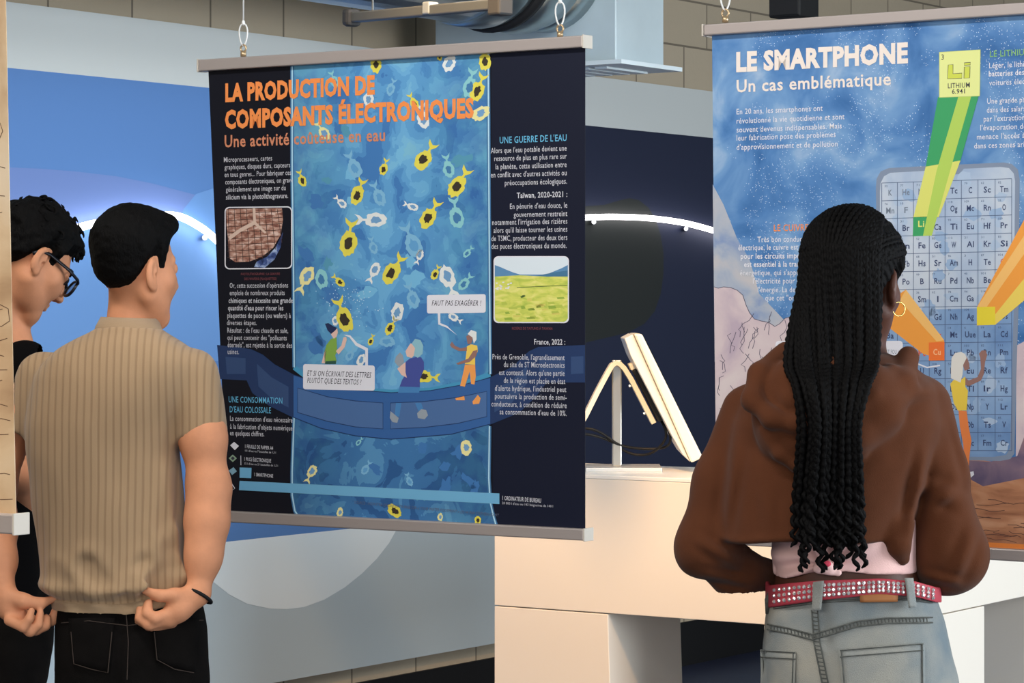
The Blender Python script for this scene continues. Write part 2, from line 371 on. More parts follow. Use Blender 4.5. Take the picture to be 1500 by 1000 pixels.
class Sheet(G):
    """prints on a hanging sheet: everything given in photo pixels and put on the sheet's own plane"""
    def __init__(s, b0): super().__init__(); s.b0 = b0; s.mats = []; s.idx = {}
    def mi(s, m):
        if m.name not in s.idx: s.idx[m.name] = len(s.mats); s.mats.append(m)
        return s.idx[m.name]
    def P(s, u, v, lay): return onB(u, v, s.b0, lay * .00012)
    def poly(s, pts, m, lay): s.add([s.P(u, v, lay) for u, v in pts], [tuple(range(len(pts)))], s.mi(m))
    def rrect(s, u0, v0, u1, v1, r, m, lay, skew=0.0):
        pts = []
        for cx, cy, a0 in ((u1 - r, v0 + r, -90), (u1 - r, v1 - r, 0), (u0 + r, v1 - r, 90), (u0 + r, v0 + r, 180)):
            for k in range(6):
                a = math.radians(a0 + 18 * k); x = cx + r * math.cos(a); pts.append((x, cy + r * math.sin(a) + skew * (x - u0)))
        s.poly(pts, m, lay); return pts
    def line(s, pts, w, m, lay, closed=False):
        k = len(pts); pts = [np.array(p, float) for p in pts]; A = []; B = []
        for i in range(k):
            if closed: t = pts[(i + 1) % k] - pts[i - 1]
            else: t = pts[min(i + 1, k - 1)] - pts[max(i - 1, 0)]
            t /= (np.linalg.norm(t) + 1e-9); n = np.array([-t[1], t[0]]) * w / 2
            A.append(pts[i] + n); B.append(pts[i] - n)
        vs = [s.P(p[0], p[1], lay) for p in A] + [s.P(p[0], p[1], lay) for p in B]
        e = k if closed else k - 1
        s.add(vs, [(i, (i + 1) % k, k + (i + 1) % k, k + i) for i in range(e)], s.mi(m))
    def text(s, body, u0, v0, u1, cap, m, lay, bold=0.0, shear=0.0, slope=None):
        v, f = glyphs(body, bold, shear)
        if not len(v): return
        x0, x1 = v[:, 0].min(), v[:, 0].max(); P0 = s.P(u0, v0, lay)
        P1 = s.P(u1, v0, lay); dirx = AX; w = np.dot(P1 - P0, AX)
        P1b = s.P(u0, v0 - cap, lay); h = (P1b - P0)[2]
        vs = P0 + np.outer((v[:, 0] - x0) / (x1 - x0) * w, AX) + np.outer(v[:, 1] / CAP * h, [0, 0, 1.0])
        if slope: vs = vs + np.outer((v[:, 0] - x0) / (x1 - x0) * slope, [0, 0, 1.0])
        s.add(vs, f, s.mi(m))
    def blob(s, u, v, rx, ry, ang, m, lay, jit=.12, n=20, seed=0):
        rnd = random.Random(seed + int(u * 7 + v * 13)); c, q = math.cos(ang), math.sin(ang); pts = []
        for i in range(n):
            a = 2 * math.pi * i / n; k = 1 + rnd.uniform(-jit, jit); x, y = rx * k * math.cos(a), ry * k * math.sin(a)
            pts.append((u + x * c - y * q, v + x * q + y * c))
        s.poly(pts, m, lay)
    def fish(s, u, v, L, ang, ring, core, lay, tail=True, glow=None):
        """cell-like fish: jagged ring, dark or pale kernel, forked tail; ang = direction of the tail in degrees (0 up, 90 right)"""
        a = math.radians(ang); c, q = math.cos(a), math.sin(a)
        def R(x, y): return (u + x * c + y * q, v + x * q - y * c)
        if glow: s.blob(u, v, L * .86, L * 1.15, a, glow, lay, .05)
        if tail:
            pts = [(-.12, .8), (-.1, 1.25), (-.5, 1.55), (-.62, 1.95), (-.3, 1.75), (.05, 1.6), (.4, 1.75), (.68, 2.0), (.5, 1.5), (.14, 1.2), (.14, .8)]
            s.poly([R(x * L * .8, y * L) for x, y in pts], ring, lay + .3)
        s.blob(u, v, L * .66, L * 1.0, a, ring, lay + .5, .13, 26)
        s.blob(u, v, L * .33, L * .5, a, core, lay + 1, .25, 16, 5)

m_rail = M('rail_aluminium', (176, 166, 162), .42, metal=.35)
m_cap = M('rail_end_cap', (196, 188, 176), .5)
m_cord = M('white_cord', (222, 222, 220), .6)
m_hook = M('hook_metal', (190, 165, 130), .35, metal=.7)

def poster_frame(root, sh, corners, rail_top, rail_bot, hooks, hem):
    """rails (u0, v0, u1, v1 of the upper edge, height in px at left and right) and cords of a hanging sheet"""
    b0 = sh.b0
    def rail(name, u0, v0, u1, v1, h0, h1):
        P = [onB(u0, v0, b0), onB(u1, v1, b0), onB(u1, v1 + h1, b0), onB(u0, v0 + h0, b0)]
        g = G(); off = BX * .016
        g.hexa([P[3] - off, P[2] - off, P[2] + off, P[3] + off, P[0] - off, P[1] - off, P[1] + off, P[0] + off])
        r = g.build(name, m_rail, root, bevel=.0025)
        for pa, pb, s in ((P[0], P[3], -1), (P[1], P[2], 1)):
            e = G(); d = AX * .004 * s; o2 = BX * .0175; z = np.array([0, 0, .0015])
            q = [pb - o2 - z, pb - o2 - z + d, pb + o2 - z + d, pb + o2 - z, pa - o2 + z, pa - o2 + z + d, pa + o2 + z + d, pa + o2 + z]
            e.hexa(q); e.build('end_cap', m_cap, r, bevel=.001)
        return P
    rail('top_rail', *rail_top); rail('bottom_rail', *rail_bot)
    for (u, v) in hooks:
        p = onB(u, v, b0); z = np.array([0, 0, 1.0])
        hk = G().tube([p + z * .0, p + z * .012], .0065, 10)
        hk.tube([p + z * .018 + (AX * math.cos(t) + z * math.sin(t)) * .0075 for t in np.linspace(0, 2 * math.pi, 17)[:-1]], .0022, 8, closed=True)
        hk.build('hook', m_hook, root, smooth=True)
        cd = G(); lo = p + z * .024; top = np.append(p[:2], 3.4)
        loop = [lo + AX * .009 * math.sin(t) * (1 - .3 * math.cos(t)) + z * (.024 - .024 * math.cos(t)) + BX * .003 * math.sin(t) for t in np.linspace(0, 2 * math.pi, 20)]
        cd.tube(loop, .0018, 7); cd.sphere(lo + z * .05, .0038, 8, sc=(1, 1, 1.6)); cd.tube([lo + z * .05, top], .0018, 7)
        cd.build('cord', m_cord, root, smooth=True)

CREAM = M('print_cream', (238, 226, 216), .5); INK = M('print_text_white', (205, 206, 214), .5); INKB = M('print_text_bright', (228, 228, 234), .5)
ORANGE = M('print_orange', (244, 146, 78), .5); ORANGE2 = M('print_dull_orange', (212, 138, 104), .5); SKYT = M('print_sky_text', (104, 184, 222), .5)
REDT = M('print_caption_red', (122, 66, 72), .5); NIGHT = M('print_night', (15, 17, 29), .5, spec=.2); NIGHT2 = M('print_night_blue', (20, 25, 44), .5, spec=.2)
PALEL = M('print_pale_line', (176, 216, 234), .5); PAPER = M('print_paper_white', (226, 226, 234), .5); DARK = M('print_dark_ink', (48, 48, 62), .5)

B1 = 4.77
def poster_water():
    s = Sheet(B1)
    base = onB(580, 776, B1)
    root = thing('hanging_poster', base, ROOMROT, 'hanging dark poster with a blue water column full of yellow fish', 'poster', None)
    tl, tr, br, bl = (305, 98), (857, 66), (857, 778), (333, 748)
    # the sheet itself: a thin slab
    g = s; fr = [s.P(*p, 0) for p in (bl, br, tr, tl)]; bk = [p + BX * .0012 for p in fr]
    s.add(fr + bk, [(0, 1, 2, 3), (7, 6, 5, 4), (0, 4, 5, 1), (1, 5, 6, 2), (2, 6, 7, 3), (3, 7, 4, 0)], s.mi(NIGHT))
    s.poly([(720, 74), (857, 66), (857, 778), (722, 771)], NIGHT2, 1)
    # water column
    Linv = np.array(ROOT[root.name])
    def lx(u, v): p = s.P(u, v, 0); return float((Linv[:3, :3] @ p + Linv[:3, 3])[0])
    wat = watercolour('print_water', [(66, 122, 184), (80, 142, 198), (94, 158, 208), (108, 172, 216), (118, 182, 218), (124, 186, 214)], 11, 8, (lx(427, 400), lx(717, 400), (36, 84, 148), (78, 142, 168)), None, (1, 1, 1), True)
    watl = watercolour('print_water_low', [(46, 92, 146), (64, 118, 172), (86, 144, 190), (104, 164, 202)], 12, 8, (lx(427, 700), lx(720, 700), (32, 70, 122), (56, 110, 142)), None, (1, 1, 1), True)
    left = [(428, 92), (428, 250), (430, 400), (431, 535)]; right = [(718, 545), (717, 400), (716, 250), (715, 76)]
    arc = [(450, 553), (480, 562), (520, 570), (573, 574), (630, 571), (680, 561)]
    s.poly(left + arc + right, wat, 1.5)
    s.poly([(431, 600), (470, 620), (573, 636), (640, 633), (717, 618), (717, 700), (718, 735), (724, 771), (432, 755), (428, 690)], watl, 1.5)
    rnd = random.Random(4)
    # watercolour patches
    teal = M('print_teal_patch', (84, 150, 178), .5); dk = M('print_deep_patch', (64, 118, 178), .5); lt = M('print_light_patch', (116, 182, 220), .5)
    for i in range(26):
        u = rnd.uniform(442, 704); v = rnd.uniform(105, 520); m = lt if abs(u - 573) < 60 else rnd.choice([teal, dk, dk])
        s.blob(u, v, rnd.uniform(5, 15), rnd.uniform(5, 14), rnd.uniform(0, 3), m, 1.8, .4, 15, i)
    for i in range(8):
        s.blob(rnd.uniform(445, 705), rnd.uniform(650, 745), rnd.uniform(5, 14), rnd.uniform(4, 10), rnd.uniform(0, 3), rnd.choice([teal, dk, dk]), 1.8, .4, 15, i)
    spk = M('print_bubble', (196, 220, 232), .5)
    for i in range(90): s.blob(480 + rnd.gauss(30, 22), 440 + rnd.gauss(0, 14), .7, .7, 0, spk, 2, .1, 6, i)
    for pts in ([(428, 92), (428, 250), (430, 400), (431, 538)], [(715, 76), (716, 250), (717, 400), (718, 548)], [(431, 606), (428, 690), (428, 725), (432, 748), (436, 754)], [(717, 624), (716, 700), (718, 735), (723, 757), (727, 770)]):
        s.line(pts, 5.5, M('print_glow_dim', (58, 110, 156), .5), 2); s.line(pts, 2.0, PALEL, 2.4)
    s.line([(431, 538)] + arc + [(718, 548)], 7, M('print_tank_rim', (70, 150, 190), .5), 2)
    # fish
    YE = M('print_yellow', (226, 214, 84), .5); YC = M('print_brown_core', (58, 50, 40), .5); WH = M('print_fish_white', (226, 230, 228), .5); WC = M('print_fish_core', (112, 158, 200), .5)
    TE = M('print_fish_teal', (138, 200, 206), .5); TC = M('print_teal_core', (66, 122, 170), .5); FA = M('print_fish_faint', (126, 182, 216), .5); FC = M('print_faint_core', (96, 158, 206), .5)
    PY = M('print_fish_pale_yellow', (232, 226, 160), .5)
    K = {'y': (YE, YC), 'w': (WH, WC), 't': (TE, TC), 'f': (FA, FC), 'p': (PY, WC)}
    fish = [('y', 551, 95, 12, 0, 0), ('y', 644, 83, 6, 0, 0), ('y', 710, 90, 13, 0, 0), ('y', 699, 134, 15, 20, 1), ('p', 704, 166, 14, 60, 0), ('y', 620, 234, 16, 32, 1), ('y', 562, 248, 9, 15, 1), ('y', 607, 152, 9, -28, 1),
            ('y', 443, 265, 9, -20, 1), ('y', 523, 286, 14, 20, 1), ('y', 669, 273, 17, 32, 1), ('y', 627, 319, 16, 30, 1), ('y', 510, 356, 19, 8, 1), ('y', 573, 400, 17, 32, 1), ('y', 498, 413, 8, -48, 1), ('y', 637, 402, 8, 25, 1),
            ('y', 505, 468, 18, -20, 1), ('y', 571, 481, 10, 30, 1), ('y', 543, 500, 6, 20, 1), ('y', 620, 551, 13, 95, 1),
            ('w', 658, 93, 13, 25, 1), ('w', 540, 146, 11, 0, 0), ('p', 475, 195, 11, -35, 1), ('w', 620, 176, 13, -10, 1), ('w', 551, 322, 16, -90, 1), ('w', 501, 298, 8, -45, 1), ('w', 605, 303, 8, -70, 1), ('w', 549, 395, 11, 205, 1),
            ('w', 615, 373, 8, 200, 1), ('w', 655, 405, 17, 160, 1), ('p', 450, 404, 15, 205, 1), ('w', 582, 457, 14, 10, 0), ('w', 529, 527, 9, 25, 0), ('w', 491, 470, 7, 0, 0), ('w', 664, 464, 8, 120, 1),
            ('f', 572, 131, 9, 20, 1), ('f', 520, 247, 14, -25, 1), ('f', 556, 289, 13, -25, 1), ('f', 606, 359, 18, -25, 1), ('f', 547, 363, 9, -15, 1), ('f', 605, 438, 13, -20, 1), ('t', 657, 248, 12, -12, 1), ('t', 669, 318, 16, -10, 1),
            ('t', 471, 409, 14, -10, 0), ('t', 684, 371, 7, 40, 1), ('t', 688, 128, 15, 10, 1), ('t', 490, 120, 9, -20, 1), ('t', 679, 416, 10, 40, 1), ('f', 567, 500, 12, 90, 0), ('f', 512, 521, 8, 30, 1),
            ('p', 457, 690, 10, 205, 1), ('p', 683, 655, 12, 0, 0), ('y', 578, 748, 12, 130, 0), ('p', 498, 750, 7, 10, 0), ('p', 645, 757, 6, 0, 0), ('y', 700, 762, 7, 0, 0), ('f', 535, 688, 8, 30, 1), ('t', 525, 648, 5, 40, 1), ('f', 600, 705, 7, -20, 1)]
    for k, u, v, L, a, t in fish: s.fish(u, v, L, a, K[k][0], K[k][1], 2.6 + (.2 if k == 'y' else 0), bool(t))
    # walkway band
    RB = M('print_walkway', (54, 98, 158), .5); RP = M('print_walkway_panel', (76, 110, 160), .5); RD = M('print_walkway_line', (30, 56, 100), .5)
    RB2 = M('print_walkway_dark', (34, 56, 98), .5); RP2 = M('print_walkway_panel_dark', (52, 76, 118), .5)
    up = [(318, 505), (345, 508), (368, 512), (385, 520), (402, 534), (430, 549), (470, 562), (520, 571), (573, 575), (630, 572), (680, 563), (718, 553), (750, 538), (775, 515), (790, 508), (857, 505)]
    lo = [(857, 560), (800, 560), (785, 580), (760, 604), (718, 621), (660, 636), (573, 643), (520, 638), (470, 627), (430, 611), (395, 594), (370, 575), (362, 557), (322, 555)]
    s.poly(up + lo, RB2, 4); s.poly([p for p in up if 425 < p[0] < 725] + [p for p in lo if 425 < p[0] < 725], RB, 4.2)
    for pts, m in (([(330, 522), (360, 524), (360, 548), (332, 548)], RP2), ([(376, 532), (398, 552), (423, 566), (423, 597), (400, 586), (378, 566)], RP2), ([(436, 568), (480, 581), (520, 587), (561, 590), (561, 628), (520, 625), (480, 617), (436, 604)], RP),
                   ([(572, 590), (620, 588), (670, 582), (713, 573), (713, 610), (670, 620), (620, 626), (572, 628)], RP), ([(724, 570), (750, 556), (772, 535), (772, 562), (750, 590), (724, 604)], RP2), ([(790, 524), (828, 522), (828, 548), (790, 550)], RP2), ([(836, 522), (855, 521), (855, 547), (836, 548)], RP2)):
        s.poly(pts, m, 4.5); s.line(pts, 1.1, RD, 4.7, True)
    s.line(up[1:-1], 1.2, RD, 4.7); s.line(lo[1:-1], 1.2, RD, 4.7)
    # three drawn visitors
    SK = M('print_skin_pale', (226, 190, 176), .5); SB = M('print_skin_brown', (150, 112, 104), .5); GR = M('print_green', (128, 168, 74), .5); DG = M('print_dark_green', (44, 84, 74), .5); HB = M('print_hair_navy', (34, 46, 84), .5)
    VI = M('print_violet', (70, 82, 154), .5); JB = M('print_jeans_blue', (72, 130, 186), .5); TH = M('print_teal_hair', (142, 190, 204), .5); YT = M('print_top_yellow', (238, 204, 92), .5); OP = M('print_trousers_orange', (240, 160, 86), .5); GY = M('print_grey', (150, 160, 170), .5)
    s.poly([(478, 505), (485, 496), (493, 494), (494, 515), (491, 520), (493, 528), (492, 532), (477, 532), (475, 530), (475, 516)], GR, 5)
    s.poly([(475, 516), (478, 512), (476, 532), (471, 532)], SK, 5); s.poly([(492, 514), (500, 506), (503, 494), (507, 493), (508, 497), (505, 508), (496, 519)], SK, 5.2)
    s.poly([(477, 529), (492, 528), (492, 533), (476, 533)], DG, 5.2); s.poly([(485, 484), (488, 480), (494, 481), (495, 487), (493, 493), (489, 496), (485, 490)], SK, 5.2); s.poly([(476, 474), (481, 473), (489, 478), (494, 480), (491, 484), (485, 489), (480, 484)], HB, 5.4)
    s.poly([(594, 530), (600, 525), (608, 523), (617, 523), (621, 530), (621, 541), (615, 556), (615, 568), (585, 567), (589, 556), (593, 550), (591, 540)], VI, 5)
    s.poly([(585, 566), (615, 567), (614, 575), (583, 575)], JB, 5.2); s.poly([(584, 538), (594, 530), (594, 545), (596, 553), (588, 549), (582, 540)], SK, 5.2); s.poly([(580, 522), (586, 516), (590, 520), (592, 530), (585, 538), (578, 530)], GY, 5.3)
    s.poly([(594, 514), (601, 503), (608, 503), (608, 519), (603, 524), (596, 522)], SK, 5.2); s.poly([(603, 503), (608, 496), (616, 498), (620, 506), (619, 518), (612, 524), (606, 520), (608, 510)], TH, 5.4)
    s.poly([(580, 590), (588, 590), (585, 610), (578, 609)], JB, 5.2); s.poly([(572, 602), (577, 606), (584, 612), (582, 619), (575, 618), (571, 612)], GY, 5.4); s.poly([(608, 590), (617, 590), (620, 598), (613, 602)], JB, 5.2); s.poly([(611, 605), (617, 599), (624, 600), (627, 608), (622, 614), (612, 612)], GY, 5.4)
    s.poly([(684, 507), (690, 504), (699, 506), (700, 514), (696, 522), (696, 534), (681, 533), (683, 518)], YT, 5.2); s.poly([(681, 534), (696, 534), (697, 551), (695, 563), (690, 562), (688, 544), (681, 566), (674, 565), (678, 548)], OP, 5.2)
    s.poly([(662, 509), (659, 505), (662, 500), (666, 506), (675, 510), (684, 508), (684, 514), (672, 514)], SB, 5.3); s.poly([(700, 512), (697, 522), (688, 530), (671, 534), (668, 532), (686, 525), (693, 514)], SB, 5.4)
    s.poly([(683, 492), (690, 489), (693, 496), (690, 503), (685, 504)], SB, 5.4); s.poly([(685, 489), (690, 483), (698, 486), (698, 497), (694, 503), (692, 494)], WH, 5.5)
    for f_ in ([(667, 583), (680, 580), (681, 586), (668, 586)], [(692, 588), (700, 578), (704, 583), (702, 591), (693, 592)]): s.poly(f_, OP, 5.4)
    # speech bubbles
    s.rrect(625.5, 432, 711.5, 459, 3, PAPER, 6, -.015); s.poly([(641, 457), (645, 457), (645, 473), (655, 477), (661, 483), (670, 491), (655, 480), (642, 475)], PAPER, 6.1)
    s.text('FAUT PAS EXAGÉRER !', 632.5, 447.5, 705, 7.5, DARK, 7, .004, .25)
    s.rrect(444, 533, 549, 570, 3.5, PAPER, 6, .02); s.poly([(535, 536), (535, 513), (521, 506), (512, 494), (503, 490), (513, 491), (523, 502), (539, 510), (539, 536)], PAPER, 6.1)
    s.text('ET SI ON ÉCRIVAIT DES LETTRES', 450, 550, 544, 7.6, DARK, 7, .004, .25, -.002); s.text('PLUTÔT QUE DES TEXTOS ?', 450, 560.5, 529.5, 7.6, DARK, 7, .004, .25, -.002)
    # title
    s.text('LA PRODUCTION DE', 330, 148, 549, 24, ORANGE, 8, .05); s.text('COMPOSANTS ÉLECTRONIQUES', 329.5, 187.5, 694, 24.5, ORANGE, 8, .05); s.text('Une activité coûteuse en eau', 329, 215.5, 564, 17, ORANGE2, 8, .018)
    # left text
    for t, u0, v, u1, bo in (('Microprocesseurs, cartes', 328, 237.5, 398.5, .004), ('graphiques, disques durs, capteurs', 329, 248.3, 425, .004), ('en tous genres... Pour fabriquer ces', 329, 259.3, 426.5, .004), ('composants électroniques, on grave', 330, 270, 429, .004),
                         ('généralement une image sur du', 331, 281, 418.5, .004), ('silicium via la photolithogravure.', 331, 292.3, 422, .012), ("Or, cette succession d'opérations", 336.5, 421.5, 422, .004), ('emploie de nombreux produits', 336.5, 432.3, 417, .004),
                         ('chimiques et nécessite une grande', 335, 443.5, 429, .016), ("quantité d'eau pour rincer les", 334, 454.3, 415, .016), ('plaquettes de puces (ou wafers) à', 333, 465.3, 426, .01), ('diverses étapes.', 332.5, 475.8, 376, .004), ("Résultat : de l'eau chaude et sale,", 333, 487, 422, .004),
                         ('qui peut contenir des "polluants', 333, 497.6, 420, .004), ('éternels", est rejetée à la sortie des', 333.5, 508.3, 428, .004), ('usines.', 333.5, 518.3, 350, .004), ("La consommation d'eau nécessaire", 337, 616, 428.5, .004), ("à la fabrication d'objets numériques", 337, 627.6, 431, .004), ('en quelques chiffres.', 337, 637.3, 387, .004)):
        s.text(t, u0, v, u1, 7.2, INK, 6, bo)
    for t, v in (('UNE CONSOMMATION', 589), ("D'EAU COLOSSALE", 603.5)): s.text(t, 335 if v < 600 else 336.5, v, 413.6 if v < 600 else 397, 8.6, SKYT, 6, .006)
    s.text('PHOTOLITHOGRAPHIE : LA GRAVURE', 353, 403, 410, 3.4, REDT, 6, .006); s.text('DES WAFERS (PLAQUETTES)', 358, 410, 405, 3.4, REDT, 6, .006)
    # wafer picture
    s.rrect(329, 303, 428, 394.5, 7, PAPER, 6, -.01); s.rrect(330.6, 304.6, 426.4, 392.8, 6, NIGHT, 6.4, -.01)
    waf = watercolour('print_wafer', [(112, 68, 60), (156, 108, 92), (190, 152, 136), (220, 194, 182)], 45, 8, None, None, (1, 1, 3)); wl = M('print_wafer_line', (70, 44, 40), .5); wp = M('print_wafer_pale', (214, 188, 172), .5)
    s.poly([(331.5, 306), (413, 305), (414.5, 322), (411, 344), (400, 363), (384, 376), (365, 383), (345, 384), (336, 378), (334, 350), (332, 330)], waf, 6.8)
    for i in range(9): s.line([(334 + i * 9, 306), (337 + i * 9.5, 383 - (i - 3) ** 2 * (1.1 if i > 3 else .1))], .9, wl, 7)
    for i in range(8): s.line([(333, 314 + i * 9), (413 - max(0, i - 3) * 5, 309 + i * 9.2)], .9, wl, 7)
    s.poly([(370, 305), (374, 305), (375, 325), (390, 340), (388, 342), (373, 329), (352, 340), (336, 352), (335, 346), (352, 334), (371, 324)], wp, 7.2)
    foil = watercolour('print_foil', [(30, 44, 84), (70, 92, 150), (170, 190, 220)], 60, 6)
    s.poly([(414.5, 340), (411, 362), (402, 380), (388, 392), (372, 391), (376, 383), (391, 376), (404, 362)], foil, 6.8)
    # figures
    s.poly([(337, 652), (343, 647), (350, 653), (344, 659)], PAPER, 6); s.poly([(335, 671), (341, 665.5), (347, 671), (341, 676.5)], M('print_chip', (140, 164, 140), .5), 6); s.poly([(338, 671), (341, 668), (344, 671), (341, 674)], DARK, 6.3)
    s.poly([(335, 689), (342, 684), (347, 690), (340, 695.5)], M('print_phone', (130, 170, 190), .5), 6); s.line([(334.5, 708), (338, 706), (344, 715), (340, 718)], 1.2, PAPER, 6, True)
    bar = M('print_bar', (112, 176, 214), .5)
    s.poly([(352.2, 667), (353.2, 667), (353.4, 681), (352.4, 681)], INK, 6); s.poly([(351, 684.5), (368.5, 685), (368, 700.2), (351, 699.5)], bar, 6); s.poly([(351, 704), (731.5, 722.5), (731.5, 738), (350, 717.6)], bar, 6)
    for t, u0, v, u1, h, bo in (('1 FEUILLE DE PAPIER A4', 359, 655.8, 400, 5, .012), ("10 l d'eau ou 7 bouteilles de 1,5 l", 359, 661.2, 404, 3, 0), ('1 PUCE ÉLECTRONIQUE', 358, 674.4, 397, 5, .012), ("32 l d'eau ou 21 bouteilles de 1,5 l", 358, 680, 407, 3, 0), ('1 SMARTPHONE', 372.5, 697, 400, 5, .012), ('1 ORDINATEUR DE BUREAU', 736, 732, 792.5, 6, .014), ("20 000 l d'eau ou 143 baignoires de 140 l", 735.5, 738, 810, 3.4, 0)):
        s.text(t, u0, v, u1, h, INK, 6, bo, 0, -.002)
    s.text('SOURCE : HOEKSTRA ONLINE DATA BASE SUR « YOUR WATER FOOTPRINT » (2014) PAR STEPHEN LEAHY', 519, 737.5, 731, 4.2, M('print_source', (96, 104, 128), .5), 8, 0, .2, -.012)
    # right text
    s.text("UNE GUERRE DE L'EAU", 732, 210, 830, 9.4, SKYT, 6, .008)
    for t, u0, v, u1, bo in (("Alors que l'eau potable devient une", 719, 224.5, 830, .004), ('ressource de plus en plus rare sur', 724, 236, 830, .004), ('la planète, cette utilisation entre', 726, 248, 830, .004), ("en conflit avec d'autres activités ou", 719, 260, 830, .004), ('préoccupations écologiques.', 739.5, 271.5, 830.5, .004), ('Taïwan, 2020-2021 :', 757, 290, 831, .018),
                         ("En pénurie d'eau douce, le", 747, 306, 831, .004), ('gouvernement restreint', 752.5, 318, 831, .004), ("notamment l'irrigation des rizières", 721, 329.5, 831, .004), ("alors qu'il laisse tourner les usines", 723, 341, 831, .004), ('de TSMC, producteur des deux tiers', 720, 353, 831, .004), ('des puces électroniques du monde.', 720, 364.5, 830, .004), ('France, 2022 :', 782.5, 504.2, 828, .018),
                         ("Près de Grenoble, l'agrandissement", 721.5, 526, 827, .004), ('du site de ST Microelectronics', 738, 537.3, 827, .004), ("est contesté. Alors qu'une partie", 731, 549, 827, .004), ('de la région est placée en état', 738, 560.6, 828, .004), ("d'alerte hydrique, l'industriel peut", 725, 572, 829.5, .004), ('poursuivre la production de semi-', 725, 583.5, 830, .004), ('conducteurs, à condition de réduire', 720, 595, 830, .004), ("sa consommation d'eau de 10%.", 732, 606.5, 830, .004)):
        s.text(t, u0, v, u1, 7.8, INK, 6, bo)
    s.text('RIZIÈRES DE TAITUNG À TAIWAN', 750, 482.5, 809, 3.6, REDT, 6, .006)
    # rice field picture
    s.rrect(723, 375, 833.5, 473, 7, PAPER, 6); s.rrect(724.6, 376.6, 832, 471.3, 6, M('print_cloud', (218, 230, 238), .5), 6.4)
    s.poly([(724.8, 388), (733, 391), (742, 395), (752, 399), (762, 402), (800, 402), (812, 397), (822, 393), (831.8, 388), (831.8, 412), (724.8, 412)], M('print_hill', (92, 140, 182), .5), 6.7)
    s.poly([(785, 404), (810, 399), (831.8, 396), (831.8, 412), (785, 412)], M('print_hill_near', (70, 118, 152), .5), 6.9)
    rice = watercolour('print_rice', [(178, 196, 84), (212, 216, 102), (232, 226, 134)], 30, 5, None, None, (1, 1, 3))
    s.poly([(724.8, 405), (760, 403), (800, 405), (831.8, 405), (831.8, 466), (829, 470), (826, 471.2), (730, 471.2), (726, 469), (724.8, 464)], rice, 7.1)
    for i in range(22):
        u = rnd.uniform(728, 818); v = rnd.uniform(435, 466); w = rnd.uniform(5, 12); h = rnd.uniform(2, 5)
        s.poly([(u, v), (u + w, v - .6), (u + w + 2, v + h * .8), (u + 1, min(470.5, v + h))], M(rnd.choice(['print_field_a', 'print_field_b', 'print_field_c']), {}.get(0, (150, 176, 70)), .5), 7.4)
    s.blob(766, 434, 4, 1.6, -.3, M('print_tree', (70, 100, 48), .5), 7.5, .2); s.line([(757, 421), (800, 419), (831, 418)], .9, M('print_tree', (70, 100, 48), .5), 7.5)
    for i in range(14): s.blob(rnd.uniform(727, 750), rnd.uniform(411, 424), 1.8, 1, 0, PAPER, 7.5, .3, 8, i)
    sh = s.build('printed_sheet', s.mats, root, fix=False)
    poster_frame(root, s, None, (297.5, 88, 859, 52.5, 17, 17.5), (326, 747, 860.5, 774, 16.5, 17), [(356.5, 83), (820.5, 55)], None)
M('print_field_a', (150, 176, 70), .5); M('print_field_b', (214, 206, 104), .5); M('print_field_c', (182, 196, 84), .5)
poster_water()

